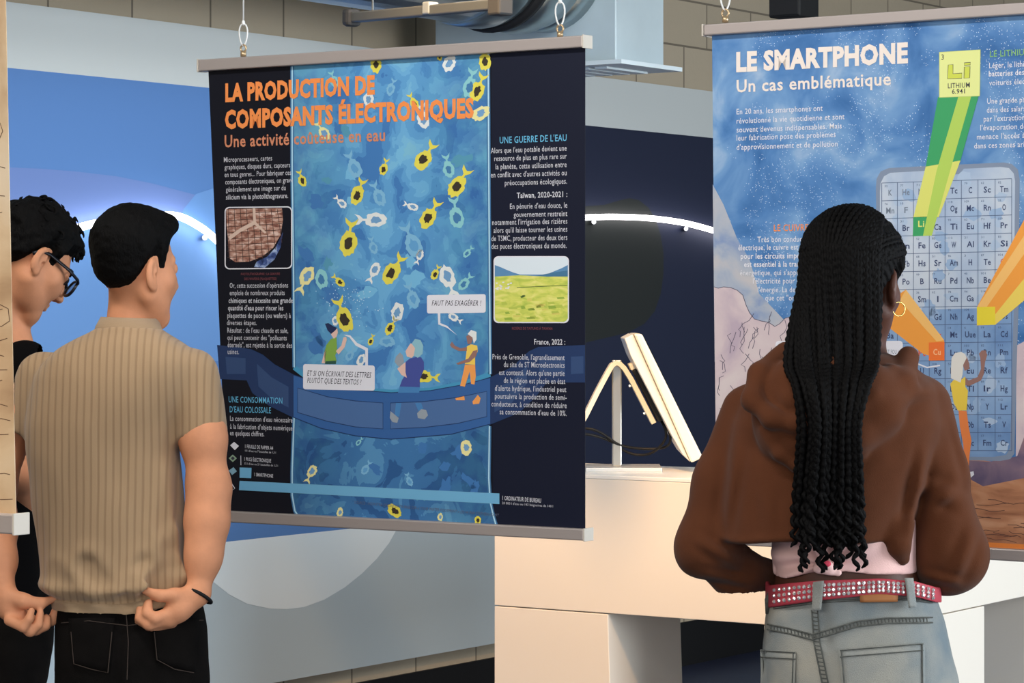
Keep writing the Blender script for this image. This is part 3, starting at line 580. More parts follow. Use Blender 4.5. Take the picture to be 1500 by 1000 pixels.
def poster_phone():
    s = Sheet(B1); root = thing('hanging_poster', onB(1330, 818, B1), ROOMROT, 'hanging smartphone poster with a drawn phone of element symbols and green beam', 'poster')
    UR = 1690.0
    def edge(v_at_1500, slope): return v_at_1500 + slope * (UR - 1500)
    sky = watercolour('print_sky', [(54, 104, 162), (80, 128, 184), (112, 154, 200), (158, 184, 212)], 8, 9, None, (230, .165, (214, 228, 240)))
    tl, tr, br, bl = (1043, 52), (UR, edge(18, -.071)), (UR, edge(805, .053)), (1050, 781)
    fr = [s.P(*p, 0) for p in (bl, br, tr, tl)]; bk = [p + BX * .0012 for p in fr]
    s.add(fr + bk, [(0, 1, 2, 3), (7, 6, 5, 4), (0, 4, 5, 1), (1, 5, 6, 2), (2, 6, 7, 3), (3, 7, 4, 0)], s.mi(sky))
    rnd = random.Random(9)
    mist = watercolour('print_mist', [(132, 152, 188), (170, 178, 192), (192, 188, 190)], 14, 8); mauve = watercolour('print_mountain', [(186, 168, 182), (208, 190, 194), (214, 200, 200)], 10, 6)
    ln = M('print_ink_line', (84, 78, 98), .5)
    s.poly([(1044, 270), (1060, 300), (1080, 350), (1098, 380), (1112, 430), (1150, 470), (1170, 480), (1170, 530), (1047, 530)], mist, 1)
    ridge = [(1046, 420), (1052, 422), (1060, 420), (1070, 421), (1080, 425), (1088, 432), (1093, 447), (1098, 458), (1105, 467), (1115, 470), (1126, 472), (1135, 478), (1142, 474), (1150, 466), (1160, 463), (1180, 460), (1210, 475), (1250, 465), (1290, 480)]
    s.poly(ridge + [(1290, 690), (1049, 690)], mauve, 2); s.line(ridge, 1.0, ln, 2.5)
    for i in range(34):
        u = rnd.uniform(1052, 1150); v = rnd.uniform(445, 640); p = [(u, v)]
        for k in range(4): p.append((p[-1][0] + rnd.uniform(-7, 7), p[-1][1] + rnd.uniform(2, 11)))
        s.line(p, .9, ln, 2.5)
    ground = watercolour('print_ground', [(150, 98, 72), (184, 128, 94), (202, 150, 116)], 9, 5, None, None, (1, 1, 4)); rock = watercolour('print_rock', [(96, 84, 110), (124, 104, 122), (150, 120, 124)], 12, 5)
    s.poly([(1049, 690), (1180, 680), (1300, 672), (1420, 672), (1455, 676), (1490, 670), (UR, 668), (UR, edge(803, .053)), (1050, 779)], ground, 2.2)
    s.poly([(1400, 690), (1415, 674), (1450, 676), (1490, 668), (1500, 640), (UR, 600), (UR, 690), (1500, 700), (1440, 712)], rock, 2.4)
    s.poly([(1489, 506), (1500, 500), (1560, 490), (UR, 500), (UR, 640), (1500, 668), (1488, 668)], mauve, 2.3)
    for i in range(26):
        u = rnd.uniform(1405, 1600); v = rnd.uniform(715, 796); p = [(u, v)]
        for k in range(5): p.append((p[-1][0] + rnd.uniform(5, 14), p[-1][1] + rnd.uniform(-2, 4)))
        s.line(p, .9, M('print_ground_line', (92, 62, 56), .5), 2.6)
    s.poly([(1050, 772), (1500, 797), (UR, edge(797, .053)), (UR, edge(804.5, .053)), (1050, 780)], M('print_orange_edge', (226, 132, 62), .5), 2.7)
    # drawn phone
    body = M('print_phone_body', (128, 142, 164), .5); scr_t = watercolour('print_screen', [(158, 178, 206), (182, 196, 214), (206, 212, 220)], 7, 6); scr_b = watercolour('print_screen_low', [(104, 138, 184), (126, 158, 198), (146, 174, 208)], 8, 6)
    gl = M('print_grid', (78, 96, 130), .5); sym = M('print_symbol', (52, 66, 104), .5); symr = M('print_symbol_red', (214, 96, 66), .5); symg = M('print_symbol_grey', (112, 124, 142), .5)
    s.poly([(1283, 275), (1284, 262), (1290, 251), (1302, 246), (1400, 241), (1470, 238), (1482, 240), (1491, 248), (1493.5, 262), (1492, 450), (1488.5, 560), (1486, 664), (1480, 672), (1465, 675), (1340, 672), (1303, 668), (1292, 660), (1288, 560)], body, 3)
    s.poly([(1289, 280), (1290, 268), (1295, 258), (1304, 253), (1358, 250), (1362, 258), (1405, 255), (1412, 247), (1466, 244.5), (1478, 246), (1485, 254), (1487, 265), (1485, 450), (1289, 455)], scr_t, 3.3)
    s.poly([(1289, 455), (1485, 450), (1482, 560), (1480, 655), (1474, 666), (1455, 669), (1340, 668), (1306, 664), (1298, 655), (1294, 560)], scr_b, 3.3)
    for i in range(40): s.blob(rnd.uniform(1300, 1476), rnd.uniform(262, 655), rnd.uniform(4, 12), rnd.uniform(4, 12), 0, M(rnd.choice(['print_scr_a', 'print_scr_b']), (170, 190, 214), .5), 3.5, .3, 14, i)
    cu = [1291.6, 1314.5, 1338, 1361.2, 1384.3, 1408.2, 1432.6, 1457.7, 1482]
    rowL = lambda r: 268 + 26.1 * r; rowR = lambda r: 261.6 + 26.55 * r
    def cell(c, r):
        t = (c - 0) / 8.0; return cu[int(c)] if c == int(c) else cu[int(c)] + (cu[int(c) + 1] - cu[int(c)]) * (c - int(c)), rowL(r) * (1 - t) + rowR(r) * t
    for r in range(16): s.line([cell(0, r), cell(8, r)], .9, gl, 3.8)
    for c in range(9): s.line([cell(c, 0), cell(c, 15)], .9, gl, 3.8)
    rows = ['K He No Es Tc C Sc Tm', 'Mn F Mg P Og Mc Rn O', 'Co Br Li Ca Ti Eu Hf Pr', 'Zr In Fe Ge W Al Kr Si', 'Lv Yb Hs Sr Am H Te Cn', 'Sb Po B Ru Pd Nb Be Ubn', 'Rb Zn Sm I Cm Ga Ne Xe', 'Tb Ni Ce Gd Nh Ag Au Os', 'Ba Ar Fr Er Mt Uue La Cd', 'Es Ra Pt Cu Lu Pb Rn Pm', 'Cf Th U Rg Ra Eu Re Rf', 'Bk Np Md Bi Db Tl Ir Hg', 'Cs Fl Bh Sg Ds Np Y Lr', 'Ho Dy Tl As Ta Db Ts V', 'Pu Se In Sn Mo Ac Fm Cr']
    red = {(5, 7), (6, 6), (6, 1), (7, 1), (7, 2), (8, 1), (8, 2), (8, 3), (9, 2), (4, 7)}
    nums = random.Random(3)
    for r, line in enumerate(rows):
        for c, t in enumerate(line.split()):
            if (r, c) in ((9, 3), (2, 2), (7, 6)): continue
            u, v = cell(c + .5, r + .72); w = 5.2 * len(t) if t not in ('I',) else 2
            if t in ('W', 'Mn', 'Mg', 'Cm', 'Sm', 'Fm', 'Tm', 'Am', 'Pm'): w += 1.6
            mm = symr if (r, c) in red else (symg if r < 2 and c < 4 else sym)
            s.text(t, u - w / 2 + 1, v, u + w / 2 + 1, 8.4, mm, 4.2, .02)
            uu, vv = cell(c + .14, r + .2); n_ = str(nums.randint(2, 118)); s.text(n_, uu + 1, vv + 1, uu + 1 + 2.2 * len(n_), 3.0, gl, 4.2, .008)
    # beams
    gA = M('print_beam_green', (58, 158, 98), .5); gB = M('print_beam_lime', (176, 206, 92), .5); yA = M('print_beam_yellow', (216, 218, 112), .5); oA = M('print_beam_orange', (240, 158, 66), .5); oB = M('print_beam_pale_orange', (244, 190, 110), .5); oC = M('print_beam_yellow_warm', (236, 208, 96), .5)
    s.poly([(1374, 142), (1434, 139), (1407, 235), (1356, 244)], gA, 5); s.poly([(1356, 244), (1407, 235), (1375, 318), (1338, 318)], yA, 5); s.poly([(1338, 318), (1364, 316.5), (1361, 345), (1337, 346)], gA, 5)
    s.poly([(1404, 141), (1423, 140), (1396, 235), (1365, 345), (1352, 345.5), (1372, 250)], gB, 5.2)
    s.text('Li', 1345, 332, 1354, 8.6, M('print_lime_text', (220, 224, 120), .5), 5.6, .02)
    s.poly([(1376, 76.5), (1436, 72.8), (1435, 140.5), (1376, 142.6)], M('print_tile_lime', (226, 232, 150), .5), 6); s.line([(1376, 76.5), (1436, 72.8), (1435, 140.5), (1376, 142.6)], 1, M('print_tile_edge', (196, 206, 120), .5), 6.2, True)
    lm = M('print_lime', (206, 214, 82), .5)
    L_ = [(1389, 95), (1396, 94.5), (1396, 108), (1409, 107), (1409, 114.5), (1388, 115.5)]; I_ = [(1412.5, 98), (1421, 97.4), (1420.5, 114), (1412, 114.6)]; D_ = [(1412.5, 92), (1421.5, 91.3), (1421.3, 95), (1412.5, 95.6)]
    for p in (L_, I_, D_): s.poly(p, lm, 6.5); s.line(p, .9, DARK, 6.8, True)
    s.text('3', 1379, 87.5, 1382.5, 7.5, DARK, 6.8, .01); s.text('LITHIUM', 1388.5, 129.3, 1420.5, 7.2, DARK, 6.8, .012); s.text('6.941', 1394.5, 137.3, 1413.5, 6.6, DARK, 6.8, .016)
    s.poly([(1431, 450), (1500, 322), (1560, 215), (1640, 240), (1500, 440), (1458, 475.5), (1431, 476.5)], oA, 5); s.poly([(1431, 450), (1500, 345), (1560, 260), (1580, 280), (1500, 372), (1445, 450)], oB, 5.3); s.poly([(1445, 476), (1500, 408), (1500, 440), (1458, 475.5)], oC, 5.3); s.poly([(1431, 449.5), (1457.7, 449), (1458, 475.5), (1431, 476.2)], M('print_gold_cell', (232, 212, 60), .5), 5.6)
    s.poly([(1300, 478), (1318, 430), (1327, 424), (1383, 498), (1383, 527.5), (1352, 518)], oA, 5); s.poly([(1318, 440), (1327, 424), (1383, 498), (1372, 500)], oB, 5.3); s.poly([(1360.5, 501.5), (1383.5, 500.5), (1383.5, 527.5), (1360.5, 528)], M('print_copper_cell', (240, 118, 52), .5), 5.6)
    s.text('Cu', 1367, 519.5, 1378, 8.4, M('print_copper_text', (250, 190, 140), .5), 5.9, .02)
    # bubble, drawn climber
    s.rrect(1136, 499, 1322.5, 530, 5, PAPER, 6); s.text("C'EST FOU !", 1292, 518, 1316, 6, symg, 6.3, .006); s.line([(1320, 526), (1335, 536), (1345, 533), (1358, 538), (1377, 535)], 2.2, PAPER, 6)
    WHT = M('print_climber_hair', (226, 222, 214), .5); SB = M('print_skin_brown'); YT = M('print_top_yellow2', (236, 204, 78), .5); OP = M('print_trousers_orange2', (232, 132, 72), .5)
    s.poly([(1413, 552), (1419, 557), (1432, 552), (1437, 540), (1436, 524), (1434, 518), (1438, 513), (1444, 513), (1446, 520), (1443, 530), (1441, 548), (1437, 557), (1420, 565), (1414, 564)], SB, 6); s.poly([(1408, 526), (1416, 522), (1420, 533), (1420, 540), (1413, 543)], SB, 6.2)
    s.poly([(1393, 540), (1394, 524), (1399, 517), (1408, 515), (1414, 519), (1416, 524), (1411, 534), (1410, 548), (1407, 560), (1398, 556), (1393, 554)], WHT, 6.4)
    s.poly([(1392, 562), (1398, 555), (1408, 556), (1414, 551), (1414, 566), (1418, 572), (1416, 601), (1403, 601), (1397, 590)], YT, 6.2); s.poly([(1404, 601), (1416, 602), (1419, 625), (1423, 645), (1420, 668), (1419, 690), (1414, 690), (1411, 650), (1406, 625)], OP, 6.2); s.poly([(1416, 692), (1426, 690), (1427, 695), (1419, 702), (1416, 700)], PAPER, 6.4)
    # text
    s.text('LE SMARTPHONE', 1078.5, 104, 1330, 26, CREAM, 7, .05); s.text('Un cas emblématique', 1079, 135, 1305, 17.5, CREAM, 7, .018)
    for t, u0, v, u1, bo in (('En 20 ans, les smartphones ont', 1079, 167.5, 1205, .004), ('révolutionné la vie quotidienne et sont', 1079, 181, 1237, .004), ('souvent devenus indispensables. Mais', 1079, 194, 1233, .004), ('leur fabrication pose des problèmes', 1079, 206, 1224, .004), ("d'approvisionnement et de pollution", 1079, 219.5, 1227, .004)):
        s.text(t, u0, v, u1, 8, INKB, 7, bo)
    s.text('LE CUIVRE', 1133.5, 338.5, 1184, 9.4, ORANGE, 7, .01)
    for t, u0, v, u1, bo in (('Très bon conducteur', 1109.5, 354.6, 1192, .004), ('électrique, le cuivre est utilisé', 1081.5, 366.5, 1194, .008), ('pour les circuits imprimés,', 1085, 379, 1192, .016), ('est essentiel à la transition', 1090, 391, 1193, .016), ("énergétique, qui s'appuie sur", 1084, 403.3, 1193, .004), ("l'électricité pour décarboner", 1103, 415.3, 1210, .004), ("l'énergie. La demande est telle", 1110, 428, 1222, .004), ('que cet "or rouge"', 1121, 440, 1192, .004)):
        s.text(t, u0, v, u1, 8, INKB, 7, bo)
    s.text('LE LITHIUM', 1450, 83.5, 1509, 9, M('print_green_text', (132, 186, 110), .5), 7, .008)
    for t, u0, v, u1, bo in (('Léger, le lithium équipe les', 1449, 100, 1556, .008), ('batteries des téléphones et', 1448.5, 112, 1560, .014), ('voitures électriques.', 1449, 125.3, 1532, .004), ('Une grande partie se trouve', 1446, 152, 1556, .004), ("dans des salars, et l'eau pompée", 1445.5, 165, 1570, .004), ("par l'extraction puis", 1441, 178, 1520, .004), ("l'évaporation de l'eau", 1436, 191, 1526, .004), ("menace l'accès à l'eau", 1431, 204.3, 1524, .004), ('dans ces zones arides.', 1427, 217.5, 1517, .004)):
        s.text(t, u0, v, u1, 8, INKB, 7, bo)
    s.build('printed_sheet', s.mats, root, fix=False)
    poster_frame(root, s, None, (1036.5, 37, UR + 3, edge(5, -.071), 16, 18), (1046, 778, UR + 3, edge(805, .053), 17, 18), [(1062.5, 33), (1560, -2)], None)
M('print_scr_a', (170, 190, 214), .5); M('print_scr_b', (150, 176, 208), .5)
poster_phone()

def poster_parchment():
    b0 = 3.15; s = Sheet(b0); root = thing('hanging_poster', onB(-140, 775, b0), ROOMROT, 'hanging poster printed like brown cracked parchment at the far left', 'poster')
    par = watercolour('print_parchment', [(150, 118, 88), (186, 156, 122), (206, 180, 146), (216, 196, 168)], 5, 6)
    zt = .69 + CZ
    TR = onB(4, 0, b0); TR[2] = zt; BR = onB(23, 752, b0); w = .99
    TL = TR - AX * (w - .02); BL = BR - AX * w; fr = [BL, BR, TR, TL]; bk = [p + BX * .0012 for p in fr]
    s.add(fr + bk, [(0, 1, 2, 3), (7, 6, 5, 4), (0, 4, 5, 1), (1, 5, 6, 2), (2, 6, 7, 3), (3, 7, 4, 0)], s.mi(par))
    ln = M('print_crack', (88, 60, 44), .5); rnd = random.Random(6)
    for v0 in (182, 245, 288, 310, 455, 492, 528, 549, 568, 592, 617, 640, 697, 738):
        p = [(-60, v0 + rnd.uniform(-8, 8))]
        while p[-1][0] < 8 + v0 * .02: p.append((p[-1][0] + rnd.uniform(8, 14), p[-1][1] + rnd.uniform(-4, 4)))
        p = [q for q in p if q[0] < 4 + v0 * .02]; s.line(p, 1.1, ln, 1)
    for q in ([(-10, 188), (0, 180), (4, 192), (-2, 206), (-12, 210)], [(-12, 440), (0, 446), (12, 452), (14, 470), (2, 478), (-10, 476)]): s.line(q, 1.2, ln, 1)
    s.build('printed_sheet', s.mats, root, fix=False)
    for nm, z0, z1, sh in (('top_rail', zt, zt + .022, -.004), ('bottom_rail', BR[2] - .0305, BR[2], .009)):
        E = TR if nm == 'top_rail' else BR; g = G(); a1 = float(np.dot(E, AX)) + sh; g.abox(a1 - w - .02, a1, b0 - .016, b0 + .016, z0, z1); r = g.build(nm, m_rail, root, bevel=.0025)
        for a in (a1 - w - .024, a1): h = G(); h.abox(a, a + .004, b0 - .0175, b0 + .0175, z0 - .0015, z1 + .0015); h.build('end_cap', m_cap, r, bevel=.001)
    for k in (.12, .86):
        p = TL + AX * w * k; p[2] = zt + .022
        G().tube([p, p + np.array([0, 0, .02])], .006, 8).build('hook', m_hook, root, smooth=True)
        G().tube([p + np.array([0, 0, .02]), np.append(p[:2], 3.4)], .0018, 7).build('cord', m_cord, root, smooth=True)
poster_parchment()
# ------------------------------------------------------------------ display counter and touchscreen
def counter():
    m = M('counter_laminate', (240, 230, 216), .45); mt = M('counter_top', (244, 240, 232), .3)
    bf = 7.19; a0 = -4.876; a1 = -3.62; zt = 1.058; zs = .643
    root = thing('display_counter', AB((a0 + a1) / 2, bf + .25, 0), ROOMROT, 'white L-shaped display counter on slab legs carrying the touchscreen', 'counter')
    g = G(); g.abox(a0, a1, bf, bf + .52, zs, zt - .012); g.abox(a1 - .52, a1, bf + .52, bf + 1.75, zs, zt - .012); g.build('body', m, root, bevel=.002)
    g = G(); g.abox(a0 - .001, a1 + .001, bf - .001, bf + .521, zt - .012, zt); g.abox(a1 - .521, a1 + .001, bf + .521, bf + 1.751, zt - .012, zt); g.build('top', mt, root, bevel=.002)
    g = G(); p = lambda a, b, z: AB(a, b, z)
    g.hexa([p(a0, bf, 0), p(a0 + .435, bf, 0), p(a0 + .435, bf + .43, 0), p(a0, bf + .43, 0), p(a0, bf, zs - .003), p(a0 + .412, bf, zs - .003), p(a0 + .412, bf + .43, zs - .003), p(a0, bf + .43, zs - .003)]); g.build('leg', m, root, bevel=.002)
    g = G(); g.abox(a1 - .31, a1, bf, bf + .85, 0, zs - .003); g.build('leg', m, root, bevel=.002)
    g = G(); g.abox(a1 - .4, a1, bf + 1.55, bf + 1.75, 0, zs - .003); g.build('leg', m, root, bevel=.002)
counter()
def grey_board():
    m = M('board_grey', (182, 194, 202), .6)
    root = thing('display_board', AB(-3.45, 10.2, 0), ROOMROT, 'pale grey freestanding board on the floor beyond the white counter', 'board')
    g = G(); g.abox(-4.3, -2.72, 10.2, 10.24, .1, 1.15); g.build('panel', m, root, bevel=.003)
    for a in (-4.2, -2.85): h = G(); h.abox(a, a + .06, 10.05, 10.4, 0, .1); h.build('foot', M('board_foot', (90, 96, 102), .5), root)
grey_board()
def touchscreen():
    Y = 8.74; zt = 1.058; k = Y / F
    wht = M('screen_white', (236, 224, 200), .35); steel = M('post_steel', (190, 188, 180), .3, metal=.8); clear = M('base_steel', (214, 212, 208), .3, metal=.3); bkb = M('box_black', (24, 23, 24), .5); cab = M('cable_black', (16, 16, 17), .5); band = M('bracket_cream', (238, 226, 200), .4)
    c = W(912, 690, Y); c[2] = zt
    root = thing('touchscreen', c, 0, 'tilted white touchscreen on a steel post standing on the white counter', 'touchscreen')
    Yv = np.array([0, 1.0, 0])
    def q(u, v, dy=0): return W(u, v, Y + dy) * 1.0 + np.array([0, 0, 0]) - np.array([0, 0, (Y + dy - Y) * 0])
    def lvl(u, z, dy=0): p = W(u, 690, Y + dy); p[2] = z; return p
    # base plate and post
    bp = [lvl(858, zt, -.1), lvl(970, zt, -.1), lvl(966, zt, .12), lvl(858, zt, .12)]
    G().hexa(bp + [p + np.array([0, 0, .012]) for p in bp]).build('base_plate', clear, root, bevel=.002)
    pc = W(903.5, 540, Y); G().box((pc[0], pc[1], (zt + .012 + 1.4) / 2), .03, .03, 1.4 - zt - .012).build('post', steel, root, bevel=.004)
    # bent bracket: inverted V strip
    prof = [(846, 628), (858, 607), (875, 573), (890, 545), (896, 535), (902, 531), (908, 533), (914, 539), (924, 555), (941, 588), (957, 619)]
    prof = [np.array(x) for x in prof]; A = []; B = []
    for i in range(len(prof)):
        t = prof[min(i + 1, len(prof) - 1)] - prof[max(i - 1, 0)]; t = t / np.linalg.norm(t); n = np.array([t[1], -t[0]]) * 3.6
        A.append(prof[i] + n); B.append(prof[i] - n)
    g = G(); n = len(A); vs = [W(*a, Y) + Yv * dy for dy in (-.05, .05) for a in A + B]
    fs = []
    for i in range(n - 1):
        fs += [(i, i + 1, n + i + 1, n + i), (2 * n + i, 3 * n + i, 3 * n + i + 1, 2 * n + i + 1), (i, 2 * n + i, 2 * n + i + 1, i + 1), (n + i, n + i + 1, 3 * n + i + 1, 3 * n + i)]
    fs += [(0, n, 3 * n, 2 * n), (n - 1, 3 * n - 1, 4 * n - 1, 2 * n - 1)]
    br = g.add(vs, fs).build('bracket', band, root, bevel=.001)
    for u, v in ((926, 563), (947, 603)): G().tube([W(u - 1.5, v + 1, Y) - Yv * .02, W(u - 5, v + 2.6, Y) - Yv * .02], .005, 8).build('screw', steel, br)
    # black box between bracket and screen
    bx = [(922, 536), (936, 529), (974, 607), (961, 615)]
    G().prism([W(u, v, Y) - Yv * .055 for u, v in [(920, 533), (935, 527), (938, 534), (924, 542)]], Yv * .11).build('mount_plate', band, root, bevel=.001)
    G().prism([W(u, v, Y) - Yv * .06 for u, v in [(926, 542), (940, 534), (979, 610), (963, 617)]], Yv * .12).build('power_box', bkb, root, bevel=.003)
    # screen slab
    sl = [(924, 486), (937, 486.5), (1026, 668), (1010, 676), (1006, 671)]
    body = [(912.5, 492), (938, 486.5), (1025.5, 667), (1010, 676.5)]
    G().prism([W(u, v, Y) - Yv * .15 for u, v in [(925, 488), (937, 488), (1025, 666), (1008, 674)]], Yv * .34).build('housing', wht, root, bevel=.006)
    G().prism([W(u, v, Y) - Yv * .14 for u, v in [(912, 495), (924.5, 488.5), (1007, 673), (996, 662), (981, 636), (921, 520)]], Yv * .32).build('back_cover', M('screen_back', (222, 216, 204), .5), root, bevel=.003)
    # glass on the far (reader's) face
    t = W(1025.4, 668, Y) - W(937.4, 487.5, Y); nrm = np.array([t[2], 0, -t[0]]); nrm /= np.linalg.norm(nrm); nrm = -nrm if nrm[0] < 0 else nrm
    p0 = W(937.4, 487.5, Y) + t * .05; p1 = W(937.4, 487.5, Y) + t * .95
    G().prism([p0 - Yv * .13, p1 - Yv * .13, p1 + Yv * .17, p0 + Yv * .17], nrm * .002).build('glass', M('screen_glass', (14, 16, 20), .1), root)
    # cables
    for pts in ([(968, 608), (975, 622), (981, 640), (977, 652), (960, 657), (930, 656), (905, 650), (885, 636), (868, 628), (850, 627), (835, 632)], [(966, 612), (974, 630), (972, 645), (955, 662), (935, 666), (915, 660), (895, 646), (870, 637), (850, 635), (835, 640)]):
        c_ = catmull([W(u, v, Y) - Yv * (.02 + .02 * math.sin(i)) for i, (u, v) in enumerate(pts)], 6)
        G().tube(c_, .0042, 8).build('cable', cab, root, smooth=True)
touchscreen()
# ------------------------------------------------------------------ signed-distance sculpting
def vnoise(P, seed=0):
    i = np.floor(P).astype(np.int64); f = P - i; f = f * f * (3 - 2 * f)
    def h(x, y, z):
        n = (x * 374761393 + y * 668265263 + z * 2147483647 + seed * 1274126177) & 0x7fffffff
        n = ((n ^ (n >> 13)) * 1274126177) & 0x7fffffff; n = n ^ (n >> 16); return (n & 0xffff) / 32767.5 - 1
    out = 0
    for dx in (0, 1):
        for dy in (0, 1):
            for dz in (0, 1):
                w = (f[:, 0] if dx else 1 - f[:, 0]) * (f[:, 1] if dy else 1 - f[:, 1]) * (f[:, 2] if dz else 1 - f[:, 2])
                out = out + w * h(i[:, 0] + dx, i[:, 1] + dy, i[:, 2] + dz)
    return out
def smin(a, b, k):
    h = np.clip(.5 + .5 * (b - a) / k, 0, 1); return b + (a - b) * h - k * h * (1 - h)
def smax(a, b, k): return -smin(-a, -b, k)
def cone(P, a, b, r1, r2):
    a = np.asarray(a, float); b = np.asarray(b, float); d = b - a; L2 = d @ d + 1e-12
    t = np.clip((P - a) @ d / L2, 0, 1); return np.linalg.norm(P - a - t[:, None] * d, axis=1) - (r1 + (r2 - r1) * t)
def ell(P, c, r, Rm=None):
    q = P - np.asarray(c, float)
    if Rm is not None: q = q @ Rm
    r = np.asarray(r, float); k0 = np.linalg.norm(q / r, axis=1); k1 = np.linalg.norm(q / (r * r), axis=1)
    return k0 * (k0 - 1) / np.maximum(k1, 1e-9)
def chain(P, pts, rs, k=.01):
    d = cone(P, pts[0], pts[1], rs[0], rs[1])
    for i in range(1, len(pts) - 1): d = smin(d, cone(P, pts[i], pts[i + 1], rs[i], rs[i + 1]), k)
    return d
class Loft:
    """stacked superellipses: rows (z, cx, cy, rx, ry)"""
    def __init__(s, rows, e=2.4):
        R = np.array(sorted(rows, key=lambda r: r[0])); zz = np.linspace(R[0, 0], R[-1, 0], 140)
        s.z = zz; s.e = e; s.c = [s.sm(np.interp(zz, R[:, 0], R[:, i])) for i in range(1, 5)]; s.z0, s.z1 = R[0, 0], R[-1, 0]
    def sm(s, a):
        for _ in range(6): a = np.concatenate([[a[0]], (a[:-2] + 2 * a[1:-1] + a[2:]) / 4, [a[-1]]])
        return a
    def at(s, z): return [np.interp(z, s.z, c) for c in s.c]
    def sdf(s, P, cap=.01, grow=0.0):
        cx, cy, rx, ry = s.at(P[:, 2]); rx = rx + grow; ry = ry + grow
        q = (np.abs((P[:, 0] - cx) / rx) ** s.e + np.abs((P[:, 1] - cy) / ry) ** s.e) ** (1 / s.e)
        d = (q - 1) * np.minimum(rx, ry) * .9
        return smax(d, np.maximum(s.z0 - P[:, 2], P[:, 2] - s.z1), cap)
    def front(s, x, z, off=0.0):
        """y of the camera-side surface at world x, z"""
        cx, cy, rx, ry = s.at(z); t = min(.999, abs((x - cx) / rx)); return cy - ry * (1 - t ** s.e) ** (1 / s.e) - off

def sculpt(fn, lo, hi, h, smooth=2, B=12, lip=2.2):
    lo = np.asarray(lo, float); hi = np.asarray(hi, float); n = np.ceil((hi - lo) / h).astype(int) + 1; n = ((n + B - 1) // B) * B
    D = np.full(n, 1.0, np.float32); nb = n // B
    ci = np.stack(np.meshgrid(*[np.arange(k) for k in nb], indexing='ij'), -1).reshape(-1, 3)
    dc = fn(lo + (ci * B + (B - 1) / 2) * h); rad = B * h * .87 * lip
    near = np.abs(dc) < rad
    D.reshape(nb[0], B, nb[1], B, nb[2], B)[:] = np.sign(dc).reshape(nb[0], 1, nb[1], 1, nb[2], 1)
    off = np.stack(np.meshgrid(*[np.arange(B)] * 3, indexing='ij'), -1).reshape(-1, 3)
    nc = ci[near]; step = max(1, 240000 // B ** 3)
    for s in range(0, len(nc), step):
        idx = (nc[s:s + step, None, :] * B + off[None]).reshape(-1, 3); D[idx[:, 0], idx[:, 1], idx[:, 2]] = fn(lo + idx * h)
    S = D < 0; c = np.zeros(np.array(n) - 1, np.uint8)
    for dx in (0, 1):
        for dy in (0, 1):
            for dz in (0, 1): c += S[dx:n[0] - 1 + dx, dy:n[1] - 1 + dy, dz:n[2] - 1 + dz]
    act = (c > 0) & (c < 8); A = np.argwhere(act); idm = np.full(act.shape, -1, np.int64); idm[act] = np.arange(len(A))
    acc = np.zeros((len(A), 3)); cnt = np.zeros(len(A))
    for ax in range(3):
        o1, o2 = [a for a in range(3) if a != ax]
        for p in (0, 1):
            for q in (0, 1):
                a = A.copy(); a[:, o1] += p; a[:, o2] += q; b = a.copy(); b[:, ax] += 1
                d0 = D[a[:, 0], a[:, 1], a[:, 2]]; d1 = D[b[:, 0], b[:, 1], b[:, 2]]; m = (d0 < 0) != (d1 < 0)
                t = np.where(m, d0 / np.where(m, d0 - d1, 1), 0); pt = a.astype(float); pt[:, ax] += t; acc[m] += pt[m]; cnt[m] += 1
    V = lo + acc / cnt[:, None] * h; Q = []
    for ax in range(3):
        o1, o2 = (ax + 1) % 3, (ax + 2) % 3
        s0 = [slice(None)] * 3; s1 = [slice(None)] * 3; s0[ax] = slice(0, -1); s1[ax] = slice(1, None)
        X = np.argwhere(S[tuple(s0)] != S[tuple(s1)]); X = X[(X[:, o1] > 0) & (X[:, o2] > 0) & (X[:, o1] < n[o1] - 1) & (X[:, o2] < n[o2] - 1)]
        def cell(p, q): Y = X.copy(); Y[:, o1] -= p; Y[:, o2] -= q; return idm[Y[:, 0], Y[:, 1], Y[:, 2]]
        f = np.stack([cell(1, 1), cell(0, 1), cell(0, 0), cell(1, 0)], 1); fl = ~S[X[:, 0], X[:, 1], X[:, 2]]; f[fl] = f[fl][:, ::-1]; Q.append(f)
    Q = np.concatenate(Q); Q = Q[(Q >= 0).all(1)]
    for it in range(smooth):
        s = np.zeros_like(V); k = np.zeros(len(V))
        for i in range(4):
            a, b = Q[:, i], Q[:, (i + 1) % 4]; np.add.at(s, a, V[b]); np.add.at(k, a, 1); np.add.at(s, b, V[a]); np.add.at(k, b, 1)
        V = V + .5 * (s / np.maximum(k, 1)[:, None] - V)
    return V, Q

